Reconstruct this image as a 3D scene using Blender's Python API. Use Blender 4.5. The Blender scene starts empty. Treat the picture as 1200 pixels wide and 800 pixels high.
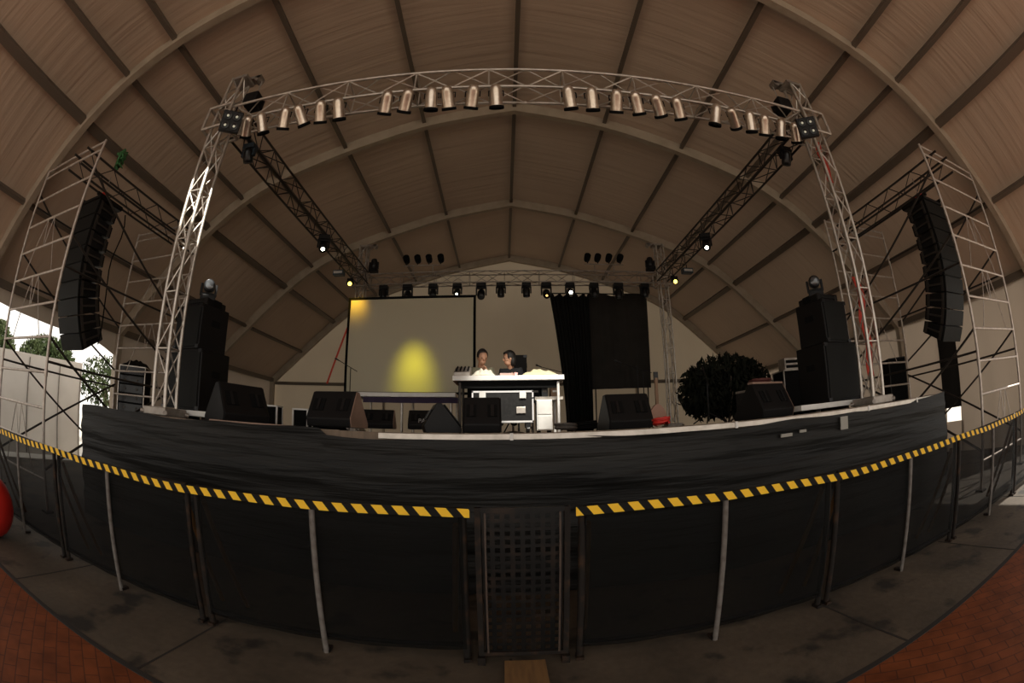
import bpy, math, random
from mathutils import Vector, Matrix, Euler
from math import pi, sin, cos, radians as rad

SC = bpy.context.scene
COL = SC.collection
random.seed(7)

# ------------------------------------------------------------------ helpers
class MB:
    """collects boxes, tubes, lathes ... and links them as ONE mesh object"""
    def __init__(s): s.v = []; s.f = []; s.m = []; s.sm = []
    def add(s, vs, fs, mi=0, smooth=False, M=None):
        b = len(s.v)
        for p in vs:
            p = Vector(p); s.v.append(M @ p if M else p)
        for f in fs:
            s.f.append([b + i for i in f]); s.m.append(mi); s.sm.append(smooth)
        return s
    def box(s, c, d, M=None, mi=0):
        x, y, z = [q / 2 for q in d]; c = Vector(c)
        vs = [c + Vector((i * x, j * y, k * z)) for i in (-1, 1) for j in (-1, 1) for k in (-1, 1)]
        return s.add(vs, [(0, 1, 3, 2), (4, 6, 7, 5), (0, 4, 5, 1), (2, 3, 7, 6), (0, 2, 6, 4), (1, 5, 7, 3)], mi, False, M)
    def tube(s, a, b, r, n=8, mi=0, r2=None, M=None):
        a = Vector(a); b = Vector(b); r2 = r if r2 is None else r2
        d = (b - a).normalized(); u = d.orthogonal().normalized(); w = d.cross(u)
        vs = []
        for p, q in ((a, r), (b, r2)):
            for i in range(n):
                t = 2 * pi * i / n; vs.append(p + (u * cos(t) + w * sin(t)) * q)
        fs = [(i, (i + 1) % n, n + (i + 1) % n, n + i) for i in range(n)]
        s.add(vs, fs, mi, n > 5, M)
        s.add(vs[:n][::-1], [tuple(range(n))], mi, False, M); s.add(vs[n:], [tuple(range(n))], mi, False, M)
        return s
    def pipe(s, pts, r, n=7, mi=0):
        pts = [Vector(p) for p in pts]; vs = []; u = None
        for i, p in enumerate(pts):
            d = (pts[min(i + 1, len(pts) - 1)] - pts[max(i - 1, 0)]).normalized()
            u = d.orthogonal().normalized() if u is None else (u - d * u.dot(d)).normalized()
            w = d.cross(u)
            for k in range(n):
                t = 2 * pi * k / n; vs.append(p + (u * cos(t) + w * sin(t)) * r)
        fs = [(i * n + k, i * n + (k + 1) % n, (i + 1) * n + (k + 1) % n, (i + 1) * n + k) for i in range(len(pts) - 1) for k in range(n)]
        fs += [tuple(range(n))[::-1], tuple(range((len(pts) - 1) * n, len(pts) * n))]
        return s.add(vs, fs, mi, True)
    def lathe(s, prof, n=16, M=None, mi=0):
        vs = []; k = len(prof)
        for r, z in prof:
            for i in range(n):
                t = 2 * pi * i / n; vs.append((r * cos(t), r * sin(t), z))
        fs = [(j * n + i, j * n + (i + 1) % n, (j + 1) * n + (i + 1) % n, (j + 1) * n + i) for j in range(k - 1) for i in range(n)]
        if prof[0][0] > 1e-4: fs.append(tuple(range(n))[::-1])
        if prof[-1][0] > 1e-4: fs.append(tuple(range((k - 1) * n, k * n)))
        return s.add(vs, fs, mi, True, M)
    def ball(s, c, r, n=12, M=None, mi=0, sq=(1, 1, 1)):
        T = Matrix.Translation(Vector(c)) @ Matrix.Diagonal((*sq, 1))
        k = max(6, n // 2)
        pr = [(max(1e-5, r * sin(pi * i / k)), -r * cos(pi * i / k)) for i in range(k + 1)]
        return s.lathe(pr, n, (M @ T) if M else T, mi)
    def prism(s, poly, x0, x1, M=None, mi=0):
        """poly in (y,z), extruded along x"""
        n = len(poly)
        vs = [(x0, y, z) for y, z in poly] + [(x1, y, z) for y, z in poly]
        fs = [(i, (i + 1) % n, n + (i + 1) % n, n + i) for i in range(n)] + [tuple(range(n))[::-1], tuple(range(n, 2 * n))]
        return s.add(vs, fs, mi, False, M)
    def grid(s, fn, nu, nv, mi=0, smooth=True):
        vs = [fn(i / nu, j / nv) for i in range(nu + 1) for j in range(nv + 1)]
        k = nv + 1
        fs = [(i * k + j, (i + 1) * k + j, (i + 1) * k + j + 1, i * k + j + 1) for i in range(nu) for j in range(nv)]
        return s.add(vs, fs, mi, smooth)
    def build(s, name, mats, parent=None, world=False, bevel=0, solid=0, off=(0, 0, 0)):
        me = bpy.data.meshes.new(name)
        o0 = Vector(off)
        if parent is not None and world:
            p = parent
            while p is not None: o0 = o0 + p.location; p = p.parent
        me.from_pydata([tuple(p - o0) for p in s.v], [], s.f)
        for m in (mats if isinstance(mats, (list, tuple)) else [mats]): me.materials.append(m)
        for p, mi, sm in zip(me.polygons, s.m, s.sm): p.material_index = mi; p.use_smooth = sm
        me.update()
        o = bpy.data.objects.new(name, me); COL.objects.link(o)
        if parent is not None: o.parent = parent
        if solid:
            md = o.modifiers.new('solid', 'SOLIDIFY'); md.thickness = solid; md.offset = 0
        if bevel:
            md = o.modifiers.new('bevel', 'BEVEL'); md.width = bevel; md.segments = 2; md.limit_method = 'ANGLE'
        return o

def tag(o, label, cat, group=None, kind=None):
    o['label'] = label; o['category'] = cat
    if group: o['group'] = group
    if kind: o['kind'] = kind
    return o
def thing(name, label, cat, loc=(0, 0, 0), group=None, rz=0):
    o = bpy.data.objects.new(name, None); COL.objects.link(o)
    o.location = loc; o.rotation_euler = (0, 0, rz); o.empty_display_size = .1
    return tag(o, label, cat, group)
def structure(o, label):
    o['kind'] = 'structure'; o['label'] = label; return o
def dup(root, loc, label, rot=None, group=None):
    def rec(o, par):
        c = o.copy(); COL.objects.link(c)
        if par is not None: c.parent = par
        for ch in [k for k in o.children if k.type != 'LIGHT']: rec(ch, c)
        return c
    r = rec(root, None); r.location = loc; r['label'] = label
    if rot is not None: r.rotation_euler = rot
    if group: r['group'] = group
    return r
ORD = 'first second third fourth fifth sixth seventh eighth ninth tenth eleventh twelfth thirteenth'.split()

# ------------------------------------------------------------------ materials
def mat(name, col, rough=.6, metal=0, spec=.5, noise=None, bump=None, emit=None, trans=0):
    """noise=(scale, col2, lo, hi[, stretch]); bump=(scale, strength, distance[, stretch])"""
    m = bpy.data.materials.new(name); m.use_nodes = True
    nt = m.node_tree; N = nt.nodes; L = nt.links; b = N['Principled BSDF']
    b.inputs['Base Color'].default_value = (*col, 1); b.inputs['Roughness'].default_value = rough
    b.inputs['Metallic'].default_value = metal; b.inputs['Specular IOR Level'].default_value = spec
    tc = N.new('ShaderNodeTexCoord')
    def ntex(sc, st=(1, 1, 1), det=6):
        mp = N.new('ShaderNodeMapping'); mp.inputs['Scale'].default_value = st; L.new(tc.outputs['Object'], mp.inputs[0])
        t = N.new('ShaderNodeTexNoise'); t.inputs['Scale'].default_value = sc; t.inputs['Detail'].default_value = det
        L.new(mp.outputs[0], t.inputs['Vector']); return t
    if noise:
        t = ntex(noise[0], noise[4] if len(noise) > 4 else (1, 1, 1))
        r = N.new('ShaderNodeValToRGB'); r.color_ramp.elements[0].position = noise[2]; r.color_ramp.elements[1].position = noise[3]
        r.color_ramp.elements[0].color = (*col, 1); r.color_ramp.elements[1].color = (*noise[1], 1)
        L.new(t.outputs['Fac'], r.inputs[0]); L.new(r.outputs[0], b.inputs['Base Color'])
    if bump:
        t = ntex(bump[0], bump[3] if len(bump) > 3 else (1, 1, 1))
        bp = N.new('ShaderNodeBump'); bp.inputs['Strength'].default_value = bump[1]; bp.inputs['Distance'].default_value = bump[2]
        L.new(t.outputs['Fac'], bp.inputs['Height']); L.new(bp.outputs[0], b.inputs['Normal'])
    if emit:
        b.inputs['Emission Color'].default_value = (*emit[0], 1); b.inputs['Emission Strength'].default_value = emit[1]
    if trans:
        tr = N.new('ShaderNodeBsdfTransparent'); mx = N.new('ShaderNodeMixShader'); mx.inputs[0].default_value = trans
        L.new(b.outputs[0], mx.inputs[1]); L.new(tr.outputs[0], mx.inputs[2]); L.new(mx.outputs[0], N['Material Output'].inputs[0])
    return m

def cloth(name, col, through, st, bump=.6, sc=1.0):
    """tent fabric: matt, lets a little daylight through"""
    m = bpy.data.materials.new(name); m.use_nodes = True
    nt = m.node_tree; N = nt.nodes; L = nt.links; N.remove(N['Principled BSDF'])
    d = N.new('ShaderNodeBsdfDiffuse'); t = N.new('ShaderNodeBsdfTranslucent'); a = N.new('ShaderNodeAddShader')
    tc = N.new('ShaderNodeTexCoord'); mp = N.new('ShaderNodeMapping'); mp.inputs['Scale'].default_value = st
    L.new(tc.outputs['Object'], mp.inputs[0])
    n1 = N.new('ShaderNodeTexNoise'); n1.inputs['Scale'].default_value = sc; n1.inputs['Detail'].default_value = 5; n1.inputs['Distortion'].default_value = .3
    L.new(mp.outputs[0], n1.inputs['Vector'])
    n2 = N.new('ShaderNodeTexNoise'); n2.inputs['Scale'].default_value = .35; n2.inputs['Detail'].default_value = 4
    L.new(tc.outputs['Object'], n2.inputs['Vector'])
    def ramp(src, c0, c1):
        r = N.new('ShaderNodeValToRGB'); r.color_ramp.elements[0].position = .3; r.color_ramp.elements[1].position = .7
        r.color_ramp.elements[0].color = (*c0, 1); r.color_ramp.elements[1].color = (*c1, 1); L.new(src.outputs['Fac'], r.inputs[0]); return r
    rc = ramp(n2, [c * .88 for c in col], col); L.new(rc.outputs[0], d.inputs[0])
    rt = ramp(n2, [c * .85 for c in through], through); L.new(rt.outputs[0], t.inputs[0])
    bp = N.new('ShaderNodeBump'); bp.inputs['Strength'].default_value = bump; bp.inputs['Distance'].default_value = .06
    L.new(n1.outputs['Fac'], bp.inputs['Height'])
    L.new(bp.outputs[0], d.inputs['Normal']); L.new(bp.outputs[0], t.inputs['Normal'])
    L.new(d.outputs[0], a.inputs[0]); L.new(t.outputs[0], a.inputs[1]); L.new(a.outputs[0], N['Material Output'].inputs[0])
    return m

ROOF = cloth('roof_fabric', (.50, .38, .287), (.0065, .0047, .0033), (.25, 5, .25))
GABLE = cloth('gable_fabric', (.50, .42, .33), (.060, .049, .035), (1.6, 1, .12), .5)
SIDE = cloth('side_wall_fabric', (.48, .40, .32), (.040, .032, .025), (1, 1.6, .12), .5)
BEAM = mat('painted_beam', (.40, .33, .25), .55, 0, .4, noise=(3, (.33, .27, .2), .4, .7))
PURL = mat('purlin_metal', (.16, .13, .10), .5, .3)
ALU = mat('truss_aluminium', (.60, .55, .49), .42, .75, noise=(9, (.45, .41, .36), .4, .7))
ALUD = mat('dull_aluminium', (.38, .34, .30), .5, .6, noise=(9, (.26, .23, .2), .4, .7))
STEEL = mat('galvanised_tube', (.55, .48, .42), .5, .55, noise=(12, (.36, .31, .27), .4, .75))
DSTEEL = mat('dark_brace_tube', (.05, .042, .036), .5, .5)
BLK = mat('black_paint', (.0065, .006, .006), .5, 0, .22, bump=(60, .2, .003))
BLKM = mat('black_matt', (.005, .005, .005), .85, 0, .12)
BLKG = mat('black_plastic', (.008, .008, .0085), .3, 0, .4)
GRILLE = mat('black_grille', (.0075, .0078, .0072), .6, 0, .2, bump=(140, .5, .004))
PARC = mat('silver_par_can', (.66, .56, .46), .32, .85, noise=(14, (.46, .38, .3), .35, .75))
CHROME = mat('chrome', (.7, .68, .66), .2, 1)
LENS = mat('dark_glass_lens', (.05, .055, .06), .08, 0, .8)
WHITE = mat('white_laminate', (.78, .76, .72), .45, noise=(6, (.68, .66, .62), .4, .7))
WCLOTH = mat('white_cloth', (.62, .58, .48), .9, bump=(14, .6, .02))
SCREENM = mat('screen_cloth', (.55, .50, .37), .9, bump=(4, .1, .01))
CURT = mat('black_velour', (.010, .010, .009), .9, 0, .15)
BACKD = mat('dark_grey_drape', (.028, .025, .022), .9, 0, .12, noise=(2, (.021, .019, .017), .4, .7))
SKIRT = mat('black_stage_skirt', (.0075, .0072, .0066), .48, 0, .2, noise=(2.2, (.019, .018, .016), .35, .7, (.3, 1, 3)), bump=(2.0, .75, .05, (.35, 1, 5)))
NET = mat('black_mesh_netting', (.0028, .0028, .0026), .7, 0, .10, noise=(3, (.006, .0055, .0045), .4, .75, (1, 1, .5)), bump=(5, .5, .02, (.6, 1, 2)), trans=.17)
DECK = mat('stage_plywood', (.17, .12, .08), .6, 0, .4, noise=(3, (.11, .08, .055), .4, .7, (6, 1, 1)))
RUST = mat('rusty_dark_steel', (.014, .011, .009), .65, .2, .2, noise=(12, (.055, .03, .017), .5, .75))
GREYP = mat('weathered_grey_tube', (.16, .14, .125), .6, .1, noise=(20, (.09, .075, .06), .4, .7))
PLATE = mat('perforated_plate', (.008, .0078, .0075), .38, .5, .4, noise=(7, (.035, .022, .014), .5, .75))
ORWOOD = mat('orange_timber', (.20, .095, .03), .7, noise=(5, (.12, .06, .02), .4, .7, (4, 4, 1)))
PLANKM = mat('yellow_brown_plank', (.22, .12, .045), .7, noise=(4, (.15, .08, .035), .4, .7, (8, 1, 1)))
RED = mat('red_plastic', (.55, .022, .015), .4)
REDW = mat('red_webbing', (.50, .05, .03), .8)
GREEN = mat('green_webbing', (.04, .15, .045), .8)
SKIN = mat('skin', (.50, .27, .17), .5)
HAIR = mat('dark_hair', (.012, .009, .007), .6, bump=(60, .5, .01))
OLIVE = mat('olive_shirt_cloth', (.13, .12, .08), .9, bump=(20, .4, .02))
TSHIRT = mat('black_tshirt_cloth', (.005, .005, .006), .9, bump=(20, .4, .02))
PRINT = mat('grey_shirt_print', (.35, .35, .34), .8)
JEANS = mat('dark_jeans', (.02, .022, .03), .9)
CASEM = mat('charcoal_case_laminate', (.017, .0165, .016), .7, 0, .2, noise=(25, (.026, .025, .024), .4, .7))
LEAF = mat('dark_leaves', (.007, .008, .005), .8, 0, .1, noise=(2, (.014, .015, .009), .4, .7))
TLEAF = mat('garden_leaves', (.018, .030, .009), .7, 0, .15, noise=(1.3, (.06, .075, .03), .4, .7))
BARK = mat('bark', (.12, .085, .06), .9, bump=(15, .8, .03))
HOARD = mat('white_hoarding', (.88, .83, .76), .6, noise=(1.5, (.82, .77, .70), .4, .7))
OUTG = mat('pale_yard', (.55, .52, .46), .9, noise=(2, (.45, .42, .37), .4, .7))
TAN = mat('brown_carton', (.26, .16, .10), .8)
PURPLE = mat('dark_purple_cloth', (.035, .022, .05), .9)
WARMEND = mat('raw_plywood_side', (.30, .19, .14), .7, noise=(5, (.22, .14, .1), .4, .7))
LITW = mat('lit_white_lens', (.9, .9, .8), .3, emit=((1, .97, .80), 9))
LITY = mat('lit_yellow_lens', (.9, .8, .3), .3, emit=((1, .74, .12), 4))
LITO = mat('lit_orange_lens', (.9, .6, .2), .3, emit=((1, .6, .2), 1.5))
LAMPF = mat('blinder_lamp_face', (.75, .72, .6), .15, .5, emit=((1, .95, .7), .25))
BLUEF = mat('dark_blue_fixture', (.02, .035, .05), .45)

def tape_mat():
    m = bpy.data.materials.new('hazard_tape'); m.use_nodes = True
    N = m.node_tree.nodes; L = m.node_tree.links; b = N['Principled BSDF']; b.inputs['Roughness'].default_value = .5; b.inputs['Specular IOR Level'].default_value = .15
    tc = N.new('ShaderNodeTexCoord'); sp = N.new('ShaderNodeSeparateXYZ'); L.new(tc.outputs['Object'], sp.inputs[0])
    def op(o, a, bb):
        n = N.new('ShaderNodeMath'); n.operation = o
        for i, q in enumerate((a, bb)):
            if isinstance(q, (int, float)): n.inputs[i].default_value = q
            else: L.new(q, n.inputs[i])
        return n.outputs[0]
    s = op('ADD', sp.outputs[0], op('MULTIPLY', sp.outputs[2], .8))
    s = op('FRACT', op('MULTIPLY', s, 1 / .128), 0)
    f = op('GREATER_THAN', s, .48)
    mx = N.new('ShaderNodeMix'); mx.data_type = 'RGBA'; L.new(f, mx.inputs[0])
    mx.inputs[6].default_value = (.005, .0045, .004, 1); mx.inputs[7].default_value = (.92, .56, .04, 1)
    L.new(mx.outputs[2], b.inputs['Base Color']); return m
TAPE = tape_mat()

def floor_mat():
    m = bpy.data.materials.new('stained_concrete'); m.use_nodes = True
    N = m.node_tree.nodes; L = m.node_tree.links; b = N['Principled BSDF']; b.inputs['Roughness'].default_value = .75
    tc = N.new('ShaderNodeTexCoord')
    def no(sc, lo, hi, c0, c1, st=(1, 1, 1)):
        mp = N.new('ShaderNodeMapping'); mp.inputs['Scale'].default_value = st; L.new(tc.outputs['Object'], mp.inputs[0])
        t = N.new('ShaderNodeTexNoise'); t.inputs['Scale'].default_value = sc; t.inputs['Detail'].default_value = 8; L.new(mp.outputs[0], t.inputs['Vector'])
        r = N.new('ShaderNodeValToRGB'); r.color_ramp.elements[0].position = lo; r.color_ramp.elements[1].position = hi
        r.color_ramp.elements[0].color = (*c0, 1); r.color_ramp.elements[1].color = (*c1, 1); L.new(t.outputs['Fac'], r.inputs[0]); return t, r
    t1, a = no(1.1, .35, .7, (.062, .048, .033), (.125, .095, .066))
    t2, d = no(2.6, .56, .66, (1, 1, 1), (.24, .25, .27))
    t3, e = no(14, .3, .7, (.8, .8, .8), (1.05, 1.05, 1.05))
    m1 = N.new('ShaderNodeMix'); m1.data_type = 'RGBA'; m1.blend_type = 'MULTIPLY'; m1.inputs[0].default_value = 1
    L.new(a.outputs[0], m1.inputs[6]); L.new(d.outputs[0], m1.inputs[7])
    m2 = N.new('ShaderNodeMix'); m2.data_type = 'RGBA'; m2.blend_type = 'MULTIPLY'; m2.inputs[0].default_value = 1
    L.new(m1.outputs[2], m2.inputs[6]); L.new(e.outputs[0], m2.inputs[7]); L.new(m2.outputs[2], b.inputs['Base Color'])
    bp = N.new('ShaderNodeBump'); bp.inputs['Strength'].default_value = .4; bp.inputs['Distance'].default_value = .01
    L.new(t3.outputs['Fac'], bp.inputs['Height']); L.new(bp.outputs[0], b.inputs['Normal']); return m
CONC = floor_mat()
def brick_mat():
    m = bpy.data.materials.new('red_clay_pavers'); m.use_nodes = True
    N = m.node_tree.nodes; L = m.node_tree.links; b = N['Principled BSDF']; b.inputs['Roughness'].default_value = .7; b.inputs['Specular IOR Level'].default_value = .18
    tc = N.new('ShaderNodeTexCoord'); mp = N.new('ShaderNodeMapping'); mp.inputs['Rotation'].default_value = (0, 0, rad(38)); L.new(tc.outputs['Object'], mp.inputs[0])
    t = N.new('ShaderNodeTexBrick'); t.inputs['Scale'].default_value = 1; t.inputs['Brick Width'].default_value = .21; t.inputs['Row Height'].default_value = .105
    t.inputs['Mortar Size'].default_value = .005; t.inputs['Color1'].default_value = (.235, .066, .021, 1); t.inputs['Color2'].default_value = (.205, .056, .018, 1)
    t.inputs['Mortar'].default_value = (.115, .036, .016, 1); L.new(mp.outputs[0], t.inputs['Vector'])
    n = N.new('ShaderNodeTexNoise'); n.inputs['Scale'].default_value = 5; n.inputs['Detail'].default_value = 6; L.new(tc.outputs['Object'], n.inputs['Vector'])
    r = N.new('ShaderNodeValToRGB'); r.color_ramp.elements[0].position = .3; r.color_ramp.elements[0].color = (.6, .6, .6, 1); r.color_ramp.elements[1].position = .65
    L.new(n.outputs['Fac'], r.inputs[0])
    mx = N.new('ShaderNodeMix'); mx.data_type = 'RGBA'; mx.blend_type = 'MULTIPLY'; mx.inputs[0].default_value = 1
    L.new(t.outputs['Color'], mx.inputs[6]); L.new(r.outputs[0], mx.inputs[7]); L.new(mx.outputs[2], b.inputs['Base Color'])
    bp = N.new('ShaderNodeBump'); bp.inputs['Strength'].default_value = .6; bp.inputs['Distance'].default_value = .006; bp.invert = True
    L.new(t.outputs['Fac'], bp.inputs['Height']); L.new(bp.outputs[0], b.inputs['Normal']); return m
BRICK = brick_mat()

# ------------------------------------------------------------------ camera: 15.9 mm equisolid fisheye, 1.55 m above the ground
CAM_LOC = Vector((-.32, 0, 1.55)); PITCH, ROLL, YAW = .205, -.014, -.021
cd = bpy.data.cameras.new('camera'); co = bpy.data.objects.new('camera', cd); COL.objects.link(co)
cd.type = 'PANO'; cd.panorama_type = 'FISHEYE_EQUISOLID'; cd.fisheye_lens = 530 / 1200 * 36; cd.fisheye_fov = rad(220)
cd.sensor_width = 36; cd.sensor_height = 24; cd.clip_start = .02; cd.clip_end = 300
cp, sp = cos(PITCH), sin(PITCH)
Mc = Matrix.Rotation(YAW, 3, 'Z') @ Matrix(((1, 0, 0), (0, -sp, cp), (0, cp, sp))) @ Matrix.Rotation(ROLL, 3, 'Z')
R3 = Matrix((Mc.col[0], Mc.col[1], -Mc.col[2])).transposed()
co.matrix_world = Matrix.Translation(CAM_LOC) @ R3.to_4x4()
SC.camera = co

# ------------------------------------------------------------------ the tent
KN = [(0, 9.05), (2.15, 8.62), (4.06, 8.02), (5.83, 7.42), (6.79, 6.95), (7.75, 6.25), (9.2, 4.98), (10.82, 3.60)]
def prof(a):
    """underside of the arch beam at distance a from the ridge (monotone piecewise, slightly rounded)"""
    a = abs(a)
    def lin(q):
        q = min(max(q, 0), 10.82)
        for (x0, z0), (x1, z1) in zip(KN, KN[1:]):
            if q <= x1: return z0 + (z1 - z0) * (q - x0) / (x1 - x0)
        return KN[-1][1]
    w = .45 if .45 < a < 10.3 else 0
    return (lin(a) * 2 + lin(a - w) + lin(a + w)) / 4
XS = [-10.82 + 21.64 * i / 72 for i in range(73)]
FY = [-6.55, -1.55, 3.45, 8.6, 13.6, 18.6]
BD = .30
def normal(x):
    e = .05; t = Vector((2 * e, 0, prof(x + e) - prof(x - e))); t.normalize()
    return Vector((-t.z, 0, t.x))
fab = []
for x in XS:
    n = normal(x) if abs(x) > .2 else Vector((0, 0, 1))
    fab.append(Vector((x, 0, prof(x))) + n * BD)
fab[0] = Vector((-11.14, 0, 3.70)); fab[-1] = Vector((11.14, 0, 3.70))
roof = MB()
NV = 100
def roofpt(u, v):
    p = fab[min(72, int(round(u * 72)))]; y = -6.55 + 25.37 * v
    bay = min(abs(y - f) for f in FY)
    return (p.x, y, p.z - .05 * min(1, bay / 2.0))
roof.grid(roofpt, 72, NV)
structure(roof.build('ceiling', ROOF), 'brownish white fabric roof of the big tent')
FRN = ['behind the camera at the open end', 'just behind the camera', 'nearest in view, sweeping over the front of the stage', 'second in view, over the middle of the stage', 'third in view, over the back of the stage', 'last one, at the closed back end']
for i, y in enumerate(FY):
    f = MB()
    path = [(Vector((-10.82, 0, 0)), Vector((-1, 0, 0))), (Vector((-10.82, 0, 3.6)), Vector((-.9, 0, .4)))] + \
           [(Vector((x, 0, prof(x))), normal(x) if abs(x) > .2 else Vector((0, 0, 1))) for x in XS[1:-1]] + \
           [(Vector((10.82, 0, 3.6)), Vector((.9, 0, .4))), (Vector((10.82, 0, 0)), Vector((1, 0, 0)))]
    vs = []
    for p, n in path:
        n = n.normalized()
        for d, w in ((0, -.075), (0, .075), (BD - .02, .075), (BD - .02, -.075)): vs.append((p.x + n.x * d, y + w, p.z + n.z * d))
    fs = [(j * 4 + k, j * 4 + (k + 1) % 4, (j + 1) * 4 + (k + 1) % 4, (j + 1) * 4 + k) for j in range(len(path) - 1) for k in range(4)]
    f.add(vs, fs)
    # pale keder rail along the front corner of the beam
    structure(f.build('trim_%d' % (i + 1), BEAM), 'tan arched roof beam of the tent, ' + FRN[i])
PX = [0, 2.15, 4.06, 5.83, 6.79, 7.75, 9.3]
PN = ['ridge', 'first', 'second', 'third', 'fourth', 'fifth', 'sixth']
k = 7
for i, a in enumerate(PX):
    for sgn in ((1,) if a == 0 else (-1, 1)):
        x = sgn * a; n = normal(x) if a else Vector((0, 0, 1))
        c = Vector((x, 0, prof(x))) + n * (BD - .12)
        f = MB(); w = .085 if a in (7.75,) else .045
        t = Vector((n.z, 0, -n.x))
        q = [c + t * w + n * .06, c - t * w + n * .06, c - t * w - n * .06, c + t * w - n * .06]
        f.add([(p.x, yy, p.z) for yy in (-6.5, 18.6) for p in q], [(0, 1, 5, 4), (1, 2, 6, 5), (2, 3, 7, 6), (3, 0, 4, 7), (0, 3, 2, 1), (4, 5, 6, 7)])
        structure(f.build('trim_%d' % k, PURL), ('dark ridge purlin along the top of the tent' if a == 0 else 'dark roof purlin, %s from the ridge on the %s slope' % (PN[i], 'left' if sgn < 0 else 'right'))); k += 1
for sgn in (-1, 1):
    f = MB(); f.box((sgn * 10.9, 6.05, 3.72), (.14, 25.1, .16))
    structure(f.build('trim_%d' % k, PURL), 'dark eave rail along the %s side of the tent' % ('left' if sgn < 0 else 'right')); k += 1
f = MB(); f.box((0, 18.66, 3.6), (21.6, .1, .14))
structure(f.build('trim_%d' % k, PURL), 'dark horizontal rail across the back gable'); k += 1
for x in (-5.4, 5.4):
    f = MB(); f.box((x, 18.68, prof(x) / 2), (.1, .08, prof(x)))
    structure(f.build('trim_%d' % k, BEAM), 'thin upright post in the back gable on the %s' % ('left' if x < 0 else 'right')); k += 1
g = MB()
def gab(u, v):
    x = -10.9 + 21.8 * u; return (x, 18.78 + .04 * sin(x * 3.1) * sin(v * 9), (prof(x) + .36) * v)
g.grid(gab, 60, 24)
structure(g.build('wall_back', GABLE), 'pale fabric gable closing the back of the tent')
def sidewall(x, y0, y1, z0=0., z1=3.86):
    w = MB()
    def fn(u, v):
        y = y0 + (y1 - y0) * u; return (x + .03 * sin(y * 7) * (1 - v * .6), y, z0 + (z1 - z0) * v)
    w.grid(fn, max(8, int((y1 - y0) * 5)), 8); return w
structure(sidewall(-11.02, 8.65, 18.8).build('wall_left', SIDE), 'fabric side wall beyond the opening on the left')
structure(sidewall(11.02, 7.02, 18.8).build('wall_right', SIDE), 'long fabric side wall on the right towards the back')
structure(sidewall(11.02, 3.5, 6.5).build('wall_right.001', SIDE), 'fabric side wall on the right beside the loudspeaker scaffold')
structure(sidewall(11.04, 6.4, 7.1, 0, .78).build('wall_right.002', SIDE), 'low piece of fabric wall under the gap on the right')
w_ = MB()
def val(u, v):
    y = -6.5 + 15.1 * u; low = 3.38 - .10 * sin(min(1, max(0, (y - 3.45) / 5.15)) * pi) - (.35 * max(0, (y - 7.2) / 1.4) ** 1.5)
    return (-11.02 + .02 * sin(y * 5), y, 3.86 + (low - 3.86) * v)
w_.grid(val, 90, 4); structure(w_.build('wall_left.001', SIDE), 'fabric strip hanging from the left eave above the opening')
o = sidewall(10.93, 6.42, 7.1, 1.14, 3.66).build('drape', BACKD)
tag(o, 'dark drape hanging in the gap of the right tent wall', 'curtain')
# ground
f = MB(); f.box((0, 6.4, -.06), (23, 9.6 + .0, .12)); f2 = MB(); f2.box((0, 10.2, -.06), (24, 17.2, .12))
structure(f2.build('floor', CONC), 'stained grey concrete floor under the barrier and stage')
f = MB(); f.box((0, -3.72, -.06), (24, 10.6, .12))
structure(f.build('floor.001', BRICK), 'red clay brick paving in front of the barrier')
f = MB()
for x in (-8.7, -6.5, -4.25, -2.45, -.3, 2.1, 4.05, 6.1): f.box((x, 2.19, .001), (.018, 1.14, .004))
f.box((0, 1.59, .002), (24, .05, .006))
structure(f.build('trim_%d' % k, mat('joint_grime', (.022, .018, .015), .9)), 'dark joints between the concrete slabs along the brick edge'); k += 1
f = MB(); f.box((0, 10, -.2), (160, 160, .1)); structure(f.build('ground', OUTG), 'pale open yard outside the tent')

# ------------------------------------------------------------------ outside, seen through the left opening
t = thing('hoarding', 'white panel hoarding outside the left opening of the tent', 'fence', (-13, 6.6, 0))
f = MB(); f.prism([(-4.2, 0), (2.0, 0), (2.0, 2.80), (-4.2, 2.42)], -.04, .04); f.build('panel', HOARD, t)
for y in (-1.6, -.3, 1.0, 1.95):
    f = MB(); f.box((.055, y, 1.3), (.02, .03, 2.55)); f.build('joint_strip', ALUD, t)
def leafcloud(mb, c, r, n, size, rnd, sq=(1, 1, 1)):
    for _ in range(n):
        while True:
            p = Vector((rnd.uniform(-1, 1), rnd.uniform(-1, 1), rnd.uniform(-1, 1)))
            if .25 < p.length < 1: break
        p = Vector((p.x * r * sq[0], p.y * r * sq[1], p.z * r * sq[2])) + Vector(c)
        a = Euler((rnd.uniform(0, 6), rnd.uniform(0, 6), rnd.uniform(0, 6))).to_matrix()
        s = size * rnd.uniform(.6, 1.3)
        q = [a @ Vector(w) + p for w in ((-s, 0, 0), (0, -s * .4, .15 * s), (s, 0, 0), (0, s * .4, .15 * s))]
        mb.add(q, [(0, 1, 2), (0, 2, 3)], 0, False)
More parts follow.
